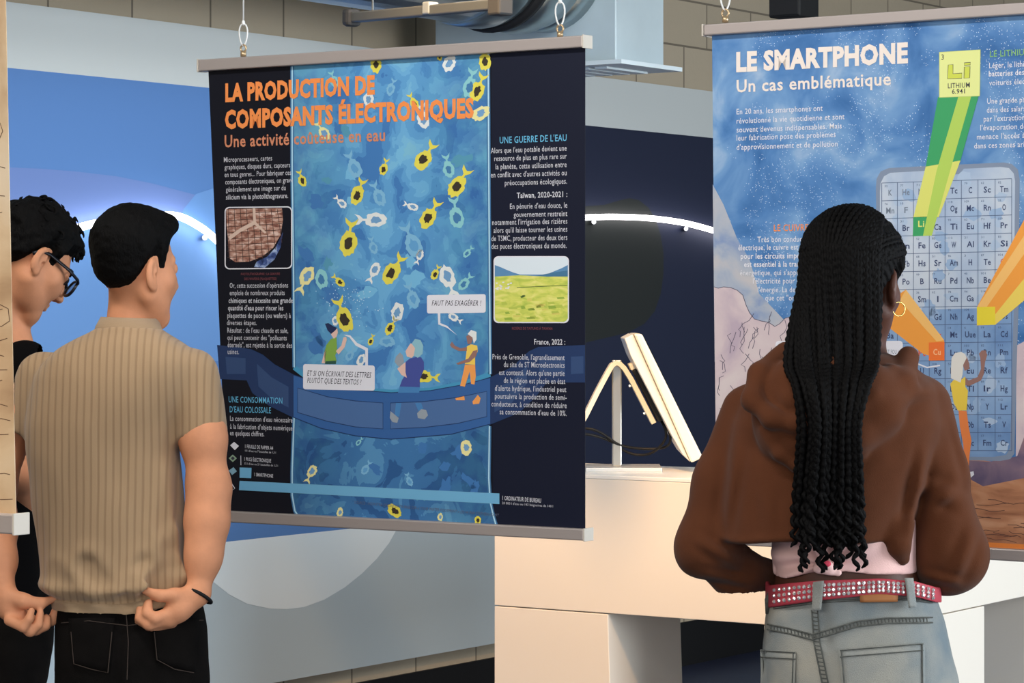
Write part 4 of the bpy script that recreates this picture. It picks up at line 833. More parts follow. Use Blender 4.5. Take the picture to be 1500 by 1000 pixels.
def rot(yaw, pitch, roll=0.0):
    """yaw: turned from straight away (+Y) to the right; pitch: looking down; roll"""
    y, p, r = map(math.radians, (yaw, pitch, roll))
    Rz = np.array([[math.cos(y), math.sin(y), 0], [-math.sin(y), math.cos(y), 0], [0, 0, 1]])
    Rx = np.array([[1, 0, 0], [0, math.cos(p), math.sin(p)], [0, -math.sin(p), math.cos(p)]])
    Ry = np.array([[math.cos(r), 0, math.sin(r)], [0, 1, 0], [-math.sin(r), 0, math.cos(r)]])
    return Rz @ Rx @ Ry
def head_sdf(P, female=False):
    x = np.abs(P[:, 0]); S = np.stack([x, P[:, 1], P[:, 2]], 1)
    d = ell(P, (0, -.014, .028), (.074, .094, .086))
    d = smin(d, ell(P, (0, .03, -.03), (.062, .064, .082)), .03)
    d = smin(d, cone(S, (.05, .002, -.055), (.012, .066, -.098), .02, .018), .03)
    d = smin(d, ell(P, (0, .072, -.104), (.02, .018, .016)), .02)
    d = smin(d, cone(S, (.048, .05, -.022), (.03, .072, -.03), .018, .016), .025)          # cheeks
    d = smin(d, cone(S, (.014, .086, .024), (.045, .066, .022), .008, .007), .012)          # brow
    d = smax(d, -ell(S, (.032, .098, .004), (.018, .016, .012)), .012)                      # sockets
    d = smin(d, ell(S, (.032, .078, .004), (.0135, .0125, .0125)), .002)                    # eyeballs
    d = smin(d, cone(S, (.020, .088, .0115), (.045, .078, .0105), .0035, .003), .004)       # upper lids
    d = smin(d, cone(P, (0, .088, .014), (0, .110, -.03), .0075, .0105), .012)              # nose
    d = smin(d, ell(S, (.011, .101, -.034), (.009, .010, .0075)), .006)
    d = smax(d, -ell(S, (.006, .106, -.0425), (.004, .005, .004)), .003)
    d = smin(d, cone(S, (0, .094, -.060), (.022, .083, -.062), .0062, .003), .005)          # lips
    d = smin(d, cone(S, (0, .092, -.071), (.019, .083, -.068), .0072, .003), .005)
    d = smax(d, -cone(S, (0, .102, -.0655), (.024, .088, -.0652), .0016, .0012), .003)
    e = ell(S, (.0775, -.014, -.012), (.0095, .019, .033), np.array([[.94, -.34, 0], [.34, .94, 0], [0, 0, 1.0]]))
    e = smin(e, ell(S, (.074, -.004, -.038), (.008, .009, .012)), .006)
    e = smax(e, -ell(S, (.0890, -.007, -.006), (.0095, .0115, .022)), .003)
    e = smax(e, -ell(S, (.080, .000, -.016), (.009, .005, .006)), .002)
    d = smin(d, e, .006)
    return d
def hair_sdf(P, t_top, t_side, front_z, nape_z, ear_z=.012, noise=.0, nf=90, seed=1, lump=0.0, burn=.0):
    x = np.abs(P[:, 0]); y, z = P[:, 1], P[:, 2]
    sk = smin(ell(P, (0, -.014, .028), (.074, .094, .086)), ell(P, (0, .03, -.03), (.062, .064, .082)), .03)
    k = np.clip((z - .0) / .09, 0, 1); th = t_side + (t_top - t_side) * k * k * (3 - 2 * k)
    if noise: th = th + noise * vnoise(P * nf, seed) + noise * .5 * vnoise(P * nf * 2.3, seed + 1)
    if lump: th = th + lump * vnoise(P * 42, seed + 2)
    # hairline height as a function of y: nape, behind the ear, over the ear, temple, forehead
    hy = np.interp(y, [-.12, -.07, -.045, -.03, -.008, .004, .010, .027, .036, .075, .11], [nape_z, nape_z + .003, nape_z + .018, -.004, ear_z + .012, ear_z + .01, ear_z - .012 - burn, ear_z - .012 - burn, .04, front_z, front_z])
    hy = hy + .004 * vnoise(P * 190, seed + 7) + .002 * vnoise(P * 420, seed + 8)
    th = th * np.clip((z - hy) / .03, .06, 1)
    return smax(sk - th, hy - z, .004)

def shoe(P, heel, toe, r=.036):
    d = cone(P, np.asarray(heel) + [0, 0, .04], np.asarray(toe) + [0, 0, .03], r * 1.08, r)
    return smax(d, heel[2] - P[:, 2], .006)

m_skin = M('skin_light', (214, 148, 110), .55, var=.05, vscale=40, bump=.12, bscale=300, spec=.25)
m_skin_dark = M('skin_dark', (82, 50, 38), .5, var=.06, vscale=40, bump=.1, bscale=300, spec=.3)
m_hair = M('hair_black', (9, 8, 8), .65, var=.4, vscale=160, bump=.9, bscale=420, stretch=(1, 1, .35), spec=.08)

def sewn(points, loft, Y, r, off=.001, seg=1):
    """thread along photo pixels lying on the camera-side surface of a loft"""
    out = []
    for u, v in points:
        p = W(u, v, Y)
        for _ in range(3): y = loft.front(p[0], p[2], off); p = W(u, v, y)
        out.append(p)
    return out
def patch(g, quad, loft, Y, off, nu=8, nv=8, th=.0015, m=0):
    """cloth patch laid on a loft: quad = TL, TR, BR, BL in photo pixels"""
    TL, TR, BR, BL = [np.array(q, float) for q in quad]; V = []
    for lay in (off, off - th - .002):
        for j in range(nv + 1):
            for i in range(nu + 1):
                s, t = i / nu, j / nv; q = (TL * (1 - s) + TR * s) * (1 - t) + (BL * (1 - s) + BR * s) * t
                V.append(sewn([q], loft, Y, 0, lay)[0])
    w = nu + 1; n = w * (nv + 1); fs = []
    for j in range(nv):
        for i in range(nu):
            a = j * w + i; fs.append((a, a + w, a + w + 1, a + 1)); fs.append((n + a, n + a + 1, n + a + w + 1, n + a + w))
    edge = list(range(nu)) + [nu + w * j for j in range(nv)] + [w * nv + nu - i for i in range(nu)] + [w * (nv - j) for j in range(nv)]
    for k in range(len(edge)): a, b = edge[k], edge[(k + 1) % len(edge)]; fs.append((a, b, n + b, n + a))
    return g.add(V, fs, m)
# ------------------------------------------------------------------ young man in the beige polo
def knit_mat():
    m = bpy.data.materials.new('beige_rib_knit'); m.use_nodes = True; nt = m.node_tree; L = nt.links
    b = nt.nodes['Principled BSDF']; b.inputs['Roughness'].default_value = .85; b.inputs['Specular IOR Level'].default_value = .15; b.inputs['Sheen Weight'].default_value = .2
    tc = nt.nodes.new('ShaderNodeTexCoord'); n = nt.nodes.new('ShaderNodeTexNoise'); n.inputs['Scale'].default_value = 3; L.new(tc.outputs['Object'], n.inputs['Vector'])
    sx = nt.nodes.new('ShaderNodeSeparateXYZ'); L.new(tc.outputs['Object'], sx.inputs[0])
    ad = nt.nodes.new('ShaderNodeMath'); ad.operation = 'MULTIPLY_ADD'; ad.inputs[1].default_value = .012; L.new(n.outputs['Fac'], ad.inputs[0]); L.new(sx.outputs['X'], ad.inputs[2])
    ml = nt.nodes.new('ShaderNodeMath'); ml.operation = 'MULTIPLY'; ml.inputs[1].default_value = 2 * math.pi / .0132; L.new(ad.outputs[0], ml.inputs[0])
    si = nt.nodes.new('ShaderNodeMath'); si.operation = 'SINE'; L.new(ml.outputs[0], si.inputs[0])
    r = nt.nodes.new('ShaderNodeMapRange'); r.inputs['From Min'].default_value = -1; r.inputs['From Max'].default_value = -.2; L.new(si.outputs[0], r.inputs['Value'])
    rp = nt.nodes.new('ShaderNodeValToRGB'); rp.color_ramp.elements[0].color = lin((150, 123, 94)); rp.color_ramp.elements[1].color = lin((168, 140, 108)); L.new(r.outputs[0], rp.inputs[0]); L.new(rp.outputs[0], b.inputs['Base Color'])
    n2 = nt.nodes.new('ShaderNodeTexNoise'); n2.inputs['Scale'].default_value = 500; L.new(tc.outputs['Object'], n2.inputs['Vector'])
    a2 = nt.nodes.new('ShaderNodeMath'); a2.operation = 'MULTIPLY_ADD'; a2.inputs[1].default_value = .3; L.new(n2.outputs['Fac'], a2.inputs[0]); L.new(r.outputs[0], a2.inputs[2])
    bp = nt.nodes.new('ShaderNodeBump'); bp.inputs['Strength'].default_value = .4; bp.inputs['Distance'].default_value = .0018; L.new(a2.outputs[0], bp.inputs['Height']); L.new(bp.outputs[0], b.inputs['Normal'])
    return m
m_polo = knit_mat(); m_polo2 = M('beige_knit_plain', (162, 136, 106), .85, bump=.4, bscale=600, sheen=.2)
m_black_denim = M('black_denim', (16, 14, 13), .95, var=.2, vscale=30, bump=.3, bscale=500, spec=.08)
m_thread = M('dark_thread', (58, 48, 42), .8)
m_black_shoe = M('black_shoe', (20, 20, 22), .6); m_white_shoe = M('white_shoe', (210, 208, 204), .6)

def polo_man():
    Y = 5.15; k = Y / F
    def T(u, v, dy=0.0): return W(u, v, Y + dy)
    root = thing('person', (T(185, 0)[0], Y, 0), 0, 'person in beige ribbed polo seen from behind, tugging down the shirt hem', 'person')
    hc = T(200, 393, .0); R = rot(46, 4, 0); sc = np.array([.80, .80, .88])
    # head, neck and upper body core
    def headfn(P):
        q = ((P - hc) @ R) / sc; d = head_sdf(q) * .8
        d = smin(d, cone(P, T(194, 425, .01), T(189, 500, .01), 33 * k, 36 * k), .014)
        return smin(d, cone(P, T(165, 514, .01), T(214, 514, .01), .03, .03), .03)
    g = G(); g.add(*sculpt(headfn, hc - [.14, .16, .21], hc + [.14, .16, .14], .0022, 1))
    rh = [T(290, 560, -.02), T(297, 640, -.03), T(306, 716, -.04), T(303, 765, -.055), T(298, 815, -.07), T(291, 866, -.085)]; rr = [25 * k, 30 * k, 27.5 * k, 27.5 * k, 22 * k, 15.5 * k]
    def rarm(P):
        d = chain(P, rh, rr, .035)
        d = smin(d, cone(P, T(289, 870, -.088), T(262, 893, -.102), 17.5 * k, 17 * k), .016)
        d = smin(d, cone(P, T(262, 890, -.1), T(247, 905, -.105), 17 * k, 14 * k), .012)
        F4 = [([(248, 898, -.112), (226, 905, -.128), (216, 898, -.126), (217, 884, -.115)], (9, 8.4, 7.6, 6.4)),
              ([(247, 905, -.108), (218, 914, -.122), (206, 905, -.118), (206, 890, -.108)], (9.4, 8.8, 7.8, 6.6)),
              ([(249, 910, -.098), (221, 917, -.108), (204, 907, -.104), (201, 894, -.095)], (9, 8.4, 7.4, 6.4)),
              ([(252, 912, -.088), (230, 919, -.095), (216, 914, -.092), (208, 904, -.086)], (8, 7.2, 6.6, 5.8))]
        for pts, r in F4:
            d = smin(d, chain(P, [T(*p) for p in pts], [x * k for x in r], .003), .0055)
        th = chain(P, [T(276, 872, -.095), T(255, 872, -.112), T(233, 872, -.118), T(212, 864.5, -.116)], [13 * k, 10.5 * k, 8.4 * k, 5.6 * k], .006)
        return smin(d, th, .008)
    lo = np.min([T(190, 930, -.17), T(340, 540, .06)], 0); hi = np.max([T(190, 930, -.17), T(345, 540, .06)], 0); g.add(*sculpt(rarm, lo, hi, .0026))
    lh = [T(48, 560, .03), T(33, 605, .03), T(-8, 718, .05), T(-4, 770, .02), T(1, 820, -.02), T(2, 852, -.04)]; lr = [25 * k, 25 * k, 26 * k, 26 * k, 19 * k, 16 * k]
    def larm(P):
        d = chain(P, lh, lr, .035)
        d = smin(d, cone(P, T(2, 856, -.042), T(12, 884, -.05), 16 * k, 20 * k), .015)
        d = smin(d, cone(P, T(12, 884, -.05), T(24, 902, -.055), 20 * k, 16 * k), .012)
        F4 = [([(30, 896, -.03), (56, 915, -.035), (76, 909, -.035), (81, 894, -.034)], (9, 8.4, 7.4, 6)),
              ([(26, 901, -.05), (52, 922, -.06), (66, 916, -.058), (68, 905, -.05)], (9, 8.6, 7.6, 6.4)),
              ([(22, 906, -.065), (44, 924, -.078), (56, 914, -.078), (59, 898, -.072)], (9, 8.4, 7, 5.4)),
              ([(14, 908, -.075), (34, 918, -.09), (43, 906, -.092), (46, 894, -.088)], (8.6, 7.6, 6.4, 5))]
        for pts, r in F4: d = smin(d, chain(P, [T(*p) for p in pts], [x * k for x in r], .003), .005)
        th = chain(P, [T(10, 874, -.06), T(34, 880, -.07), T(58, 884, -.062), T(82, 875.5, -.05)], [15 * k, 11 * k, 8 * k, 4.6 * k], .008)
        return smin(d, th, .007)
    lo = np.min([T(-50, 940, -.15), T(100, 540, .11)], 0); hi = np.max([T(-50, 940, -.15), T(100, 540, .11)], 0); g.add(*sculpt(larm, lo, hi, .0028))
    g.build('body', m_skin, root, smooth=True, fix=False)
    # hair
    def hn(P):
        q = ((P - hc) @ R) / sc; d = hair_sdf(q, .022, .006, .072, -.056, .012, .0016, 110, 3, .002, .002)
        return smin(d, smax(ell(q, (.006, .052, .094), (.056, .040, .028)) + .002 * vnoise(q * [150, 40, 60], 9), .062 - q[:, 2], .006), .02) * .8
    G().add(*sculpt(hn, hc - [.13, .15, .1], hc + [.13, .15, .15], .0024, 1)).build('hair', m_hair, root, smooth=True, fix=False)
    # polo
    rows = [(478, 147, 234, .058), (490, 128, 248, .07), (500, 104, 264, .082), (512, 80, 282, .09), (528, 62, 296, .098), (550, 48, 296, .105), (580, 42, 286, .108), (620, 38, 268, .108), (660, 40, 262, .105), (700, 45, 266, .103), (750, 51, 271, .104), (800, 57, 276, .107), (840, 62, 280, .11), (860, 66, 281, .112), (872, 73, 280, .106), (876, 80, 279, .1), (898, 80, 276, .099)]
    lf = Loft([(T(0, v)[2], ((a + b) / 2 - 750) * k, Y, (b - a) / 2 * k, ry) for v, a, b, ry in rows], 2.3)
    hemz = lambda P: np.interp(P[:, 0], [T(u, 0)[0] for u in (70, 100, 190, 215, 240, 285)], [T(0, v)[2] for v in (893, 896, 897.5, 892, 882, 874)])
    zseam = lambda P: np.interp(P[:, 0], [T(u, 0)[0] for u in (70, 120, 190, 215, 245, 285)], [T(0, v)[2] for v in (871, 873, 874, 870, 861, 853)])
    slR = (T(281, 551, -.01), T(298, 642, -.03)); nR = slR[1] - slR[0]; nR = nR / np.linalg.norm(nR)
    slL = (T(65, 552, .03), T(30, 632, .035)); nL = slL[1] - slL[0]; nL = nL / np.linalg.norm(nL)
    cre = [((262, 790), (240, 850), 1), ((258, 840), (190, 872), 1.2), ((276, 862), (225, 868), 1.4), ((246, 770), (252, 700), .8), ((130, 830), (170, 878), .6), ((215, 830), (236, 872), .8), ((70, 840), (110, 880), .5)]
    def shirt(P):
        w = .004 * vnoise(P * [14, 14, 7], 5) + .0022 * vnoise(P * [34, 34, 15], 6)
        d = lf.sdf(P, .006)
        d = smin(d, smax(cone(P, slR[0], T(299, 665, -.03), 40 * k, 39.5 * k), (P - T(297, 640, -.03)) @ nR, .003), .012)
        d = smin(d, smax(cone(P, slL[0], T(27, 650, .035), 38 * k, 36 * k), (P - slL[1]) @ nL, .003), .014)
        for a, b, s in cre:
            ca = cone(P, T(*a, -.1), T(*b, -.105), .008, .008); d = d + .006 * s * np.exp(-(np.maximum(ca, 0) / .014) ** 2) - .005 * s * np.exp(-((ca - .022) / .014) ** 2)
        zs = zseam(P); bk = (P[:, 1] < Y + .03) * 1.0
        d = d - .007 * np.exp(-((P[:, 2] - zs - .020) / .013) ** 2) + .004 * np.exp(-((P[:, 2] - zs) / .0035) ** 2) + w * np.clip((P[:, 2] - zs) / .03, .3, 1)
        return smax(d, hemz(P) - P[:, 2], .003)
    lo = np.min([T(-5, 903, -.16), T(345, 470, .14)], 0); hi = np.max([T(-5, 903, -.16), T(345, 470, .14)], 0)
    po = G().add(*sculpt(shirt, lo, hi, .0042)).build('polo_shirt', m_polo, root, smooth=True, fix=False)
    G().add(*sculpt(lambda P: smax(shirt(P) - .0022, P[:, 2] - zseam(P) + .001, .002), T(50, 905, -.15), T(300, 845, .14), .0036)).build('hem_band', m_polo2, po, smooth=True, fix=False)
    # collar: a folded band round the neck
    c0 = T(190, 476, .005); n = 40; V = []
    for rx, ry, dv in ((40, .05, -10), (42, .053, -11), (50, .066, 7), (51, .067, 11), (48, .064, 10), (40, .05, -4)):
        for i in range(n):
            a = 2 * math.pi * i / n; V.append(c0 + np.array([rx * k * math.cos(a), ry * math.sin(a), -dv * k - .006 * math.cos(a) * (1 if dv > 0 else .3) + .010 * max(0, math.sin(a)) * (-2.5 if dv > 0 else -1)]))
    G().add(V, [(r * n + i, r * n + (i + 1) % n, ((r + 1) % 6) * n + (i + 1) % n, ((r + 1) % 6) * n + i) for r in range(6) for i in range(n)]).build('collar', m_polo2, po, smooth=True)
    # wristband
    c = T(291, 872, -.086); ax = T(268, 893, -.1) - T(303, 830, -.072); ax /= np.linalg.norm(ax)
    x = np.array([.85, 0, -.53]); x -= ax * (x @ ax); x /= np.linalg.norm(x); y = np.cross(ax, x)
    G().tube([c + (x * math.cos(t) + y * math.sin(t)) * 20.5 * k for t in np.linspace(0, 2 * math.pi, 33)[:-1]], .0033, 8, closed=True).build('wristband', blk, root, smooth=True)
    # trousers
    tl = Loft([(T(0, v)[2], ((a + b) / 2 - 750) * k, Y, (b - a) / 2 * k, ry) for v, a, b, ry in [(870, 88, 290, .09), (890, 86, 298, .1), (920, 84, 303, .112), (960, 82, 305, .118), (1000, 83, 303, .118), (1030, 84, 301, .112)]], 2.3)
    legs = [[T(143, 1000, .01), T(140, 1330, .02), T(138, 1640, .02)], [T(243, 1000, -.01), T(246, 1330, -.01), T(250, 1640, -.01)]]
    def trou(P):
        d = tl.sdf(P, .02)
        for L_ in legs: d = smin(d, chain(P, L_, [61 * k, 48 * k, 42 * k], .03), .02)
        d = d + .003 * vnoise(P * [16, 16, 8], 8)
        sx = np.interp(P[:, 2], [T(0, 1000)[2], T(0, 900)[2]], [T(185, 0)[0], T(188, 0)[0]])
        d = d + .006 * np.exp(-((P[:, 0] - sx) / .006) ** 2) * (P[:, 1] < Y)
        return smax(d, .07 - P[:, 2], .01)
    tr = G().add(*sculpt(trou, T(60, 1760, -.17), T(325, 860, .17), .006)).build('trousers', m_black_denim, root, smooth=True, fix=False)
    for q in ([(100, 905), (168, 905), (160, 985), (106, 972)], [(222, 907), (292, 905), (286, 985), (228, 968)]):
        pg = patch(G(), q, tl, Y, .004, 10, 8).build('pocket', m_black_denim, tr, smooth=True)
    st = G()
    for q in ([(104, 925), (108, 972), (134, 980), (158, 985), (164, 925)], [(226, 925), (230, 966), (256, 980), (284, 985)], [(185, 900), (188, 940), (186, 995)], [(90, 912), (130, 909), (186, 916), (240, 910), (298, 908)]): st.tube(sewn(q, tl, Y, 0, .0062), .0009, 6)
    st.build('stitching', m_thread, tr)
    for L_, s in zip(legs, (-1, 1)):
        a = L_[-1].copy(); hz = a + np.array([0, -.03, 0]); hz[2] = 0; tz = a + np.array([.09, .14, 0]); tz[2] = 0
        G().add(*sculpt(lambda P: shoe(P, hz, tz), np.minimum(hz, tz) - [.06, .06, .01], np.maximum(hz, tz) + [.06, .06, .1], .006)).build('shoe', m_black_shoe, root, smooth=True, fix=False)
polo_man()

# ------------------------------------------------------------------ young man with glasses, behind the parchment poster
m_tee = M('black_cotton', (11, 10, 11), .9, bump=.3, bscale=400, spec=.06)
def glasses_man():
    Y = 5.62; k = Y / F
    def T(u, v, dy=0.0): return W(u, v, Y + dy)
    root = thing('person', (T(5, 0)[0], Y, 0), 0, 'person with glasses and black t-shirt bending the head behind the parchment poster', 'person')
    hc = T(46, 381, .0); R = rot(55, 37, -2); sc = .865
    neck = [T(18, 415, .0), T(-1, 455, .005), T(-18, 505, .01)]
    def headfn(P):
        q = ((P - hc) @ R) / sc; d = head_sdf(q) * sc
        d = smin(d, chain(P, neck, [.044, .048, .056], .02), .012)
        return smin(d, cone(P, T(-60, 515, .02), T(20, 512, .0), .04, .04), .05)
    g = G(); g.add(*sculpt(headfn, hc - [.2, .17, .24], hc + [.17, .17, .15], .0022, 1))
    ra = [T(38, 560, -.08), T(30, 690, -.1), T(46, 800, .12)]
    la = [T(-78, 560, .06), T(-88, 700, .08), T(-50, 800, .24)]
    for A in (ra, la):
        def arm(P, A=A):
            d = chain(P, A, [.042, .036, .026], .02); h = A[-1]; dr = (A[2] - A[1]) / np.linalg.norm(A[2] - A[1]); sd = np.cross(dr, [0, 0, 1.0]); sd /= np.linalg.norm(sd)
            d = smin(d, cone(P, h, h + dr * .075, .024, .03), .015)
            for i in range(4):
                o = sd * (.027 - .018 * i); d = smin(d, chain(P, [h + dr * .075 + o, h + dr * .11 + o, h + dr * (.135 + .006 * (i in (1, 2))) + o - [0, 0, .02]], [.0095, .009, .007], .004), .006)
            return smin(d, chain(P, [h + dr * .03 + sd * .028, h + dr * .065 + sd * .05, h + dr * .09 + sd * .05 - [0, 0, .012]], [.013, .010, .008], .006), .01)
        pts = np.array(A); g.add(*sculpt(arm, pts.min(0) - .1, pts.max(0) + [.1, .2, .1], .004))
    g.build('body', m_skin, root, smooth=True, fix=False)
    # eye details and brows sit on the face
    def L(x, y, z): return hc + R @ (np.array([x, y, z]) * sc)
    for s in (-1, 1): G().tube(catmull([L(s * .016, .0935, .024), L(s * .032, .087, .030), L(s * .05, .071, .024)], 4), [.0035] * 8 + [.0022], 7).build('eyebrow', m_hair, root, smooth=True)
    for s in (-1, 1): G().sphere(L(s * .032, .0815, .0035), .0105, 10).build('eye', M('eye_dark', (60, 48, 42), .2), root, smooth=True)
    hn = lambda P: hair_sdf(((P - hc) @ R) / sc, .026, .015, .06, -.062, .014, .003, 70, 8, .007, .004) * sc
    hg = G().add(*sculpt(hn, hc - [.17, .17, .13], hc + [.17, .17, .17], .0028, 1))
    rnd = random.Random(12)
    for i in range(70):            # loose curls
        th = rnd.uniform(.1, 1.35); ph = rnd.uniform(0, 2 * math.pi); n = np.array([math.sin(th) * math.cos(ph), math.sin(th) * math.sin(ph), math.cos(th)])
        c = np.array([0, -.014, .03]) + n * np.array([.074, .094, .086]) * 1.0 + n * .018
        if c[1] > .09 and c[2] < .05: continue
        t = np.cross(n, [rnd.uniform(-1, 1), rnd.uniform(-1, 1), rnd.uniform(-1, 1)]); t /= np.linalg.norm(t); b = np.cross(n, t); r = rnd.uniform(.007, .013)
        P = [L(*(c + t * r * math.cos(a) + b * r * math.sin(a) + n * (.004 + .010 * math.sin(a * .5 + i)))) for a in np.linspace(0, rnd.uniform(3, 5.5), 10)]
        hg.tube(P, [.0012 + .0022 * math.sin(math.pi * j / 9) for j in range(10)], 6)
    for j in range(3):              # fringe over the forehead
        x0 = -.05 + .025 * j; P = catmull([L(x0, .075, .102), L(x0 + .004, .092, .092), L(x0 + .006, .094, .082)], 4); hg.tube(P, [.010 - .0008 * i for i in range(len(P))], 8)
    hg.build('hair', m_hair, root, smooth=True, fix=False)
    # glasses
    gm = M('glasses_black', (16, 18, 26), .3); gg = G(); lens = G()
    for s in (-1, 1):
        ring = []
        for t in np.linspace(0, 2 * math.pi, 29)[:-1]:
            x = .033 * s + .0245 * abs(math.cos(t)) ** .8 * np.sign(math.cos(t)); z = -.002 + .0205 * abs(math.sin(t)) ** .8 * np.sign(math.sin(t)); ring.append(L(x, .112 - .28 * abs(x) ** 1.25, z))
        gg.tube(ring, .0032, 8, closed=True)
        cc = np.mean(ring, 0); lens.add([cc] + ring, [(0, i + 1, (i + 1) % 28 + 1) for i in range(28)])
        gg.tube([L(.0585 * s, .1045, .010), L(.066 * s, .098, .012), L(.077 * s, .06, .014), L(.0795 * s, .0, .013), L(.081 * s, -.022, .006), L(.08 * s, -.036, -.012)], .0026, 8, flat=1.8)
    gg.tube([L(-.009, .113, .006), L(0, .115, .008), L(.009, .113, .006)], .002, 8)
    go = gg.build('glasses', gm, root, smooth=True)
    lm = bpy.data.materials.new('lens_glass'); lm.use_nodes = True; b = lm.node_tree.nodes['Principled BSDF']; b.inputs['Transmission Weight'].default_value = 1; b.inputs['Roughness'].default_value = .03; b.inputs['IOR'].default_value = 1.08; b.inputs['Base Color'].default_value = (.93, .95, .97, 1)
    lens.build('lens', lm, go, fix=False)
    # t-shirt
    rows = [(486, -52, 14, .06), (498, -72, 28, .075), (512, -90, 40, .09), (535, -100, 50, .1), (570, -102, 54, .112), (640, -94, 44, .112), (690, -88, 39, .11), (720, -86, 48, .11), (780, -84, 58, .112), (880, -84, 68, .114)]
    lf = Loft([(T(0, v)[2], ((a + b_) / 2 - 750) * k, Y, (b_ - a) / 2 * k, ry) for v, a, b_, ry in rows], 2.3)
    def tee(P):
        d = lf.sdf(P, .006)
        for A in (ra, la):
            n = (A[1] - A[0]) / np.linalg.norm(A[1] - A[0]); d = smin(d, smax(cone(P, A[0] + [0, 0, .03], A[1], .056, .058), (P - A[0] - (A[1] - A[0]) * .62) @ n, .003), .015)
        d = smax(d, -(cone(P, neck[1], neck[1] + (neck[1] - neck[2]) * 1.2, .058, .075)), .005)
        return d + .004 * vnoise(P * [13, 13, 8], 15)
    G().add(*sculpt(tee, T(-150, 890, -.2), T(90, 470, .2), .0055)).build('t_shirt', m_tee, root, smooth=True, fix=False)
    tl = Loft([(T(0, v)[2], ((a + b_) / 2 - 750) * k, Y, (b_ - a) / 2 * k, ry) for v, a, b_, ry in [(850, -80, 66, .1), (900, -84, 79, .112), (945, -84, 77, .116), (1010, -82, 66, .112)]], 2.3)
    legs = [[T(-42, 990, 0), T(-44, 1300, .02), T(-46, 1560, 0)], [T(18, 990, 0), T(20, 1300, .02), T(22, 1560, 0)]]
    def trou(P):
        d = tl.sdf(P, .02)
        for L_ in legs: d = smin(d, chain(P, L_, [.062, .054, .05], .03), .02)
        return smax(d + .003 * vnoise(P * [16, 16, 8], 21), .07 - P[:, 2], .01)
    G().add(*sculpt(trou, T(-110, 1640, -.17), T(105, 840, .17), .0075)).build('trousers', m_black_denim, root, smooth=True, fix=False)
    for L_ in legs:
        a = L_[-1]; hz = a + np.array([0, -.03, 0]); hz[2] = 0; tz = a + np.array([.1, .13, 0]); tz[2] = 0
        G().add(*sculpt(lambda P: shoe(P, hz, tz), np.minimum(hz, tz) - [.06, .06, .01], np.maximum(hz, tz) + [.06, .06, .1], .006)).build('shoe', m_white_shoe, root, smooth=True, fix=False)
glasses_man()
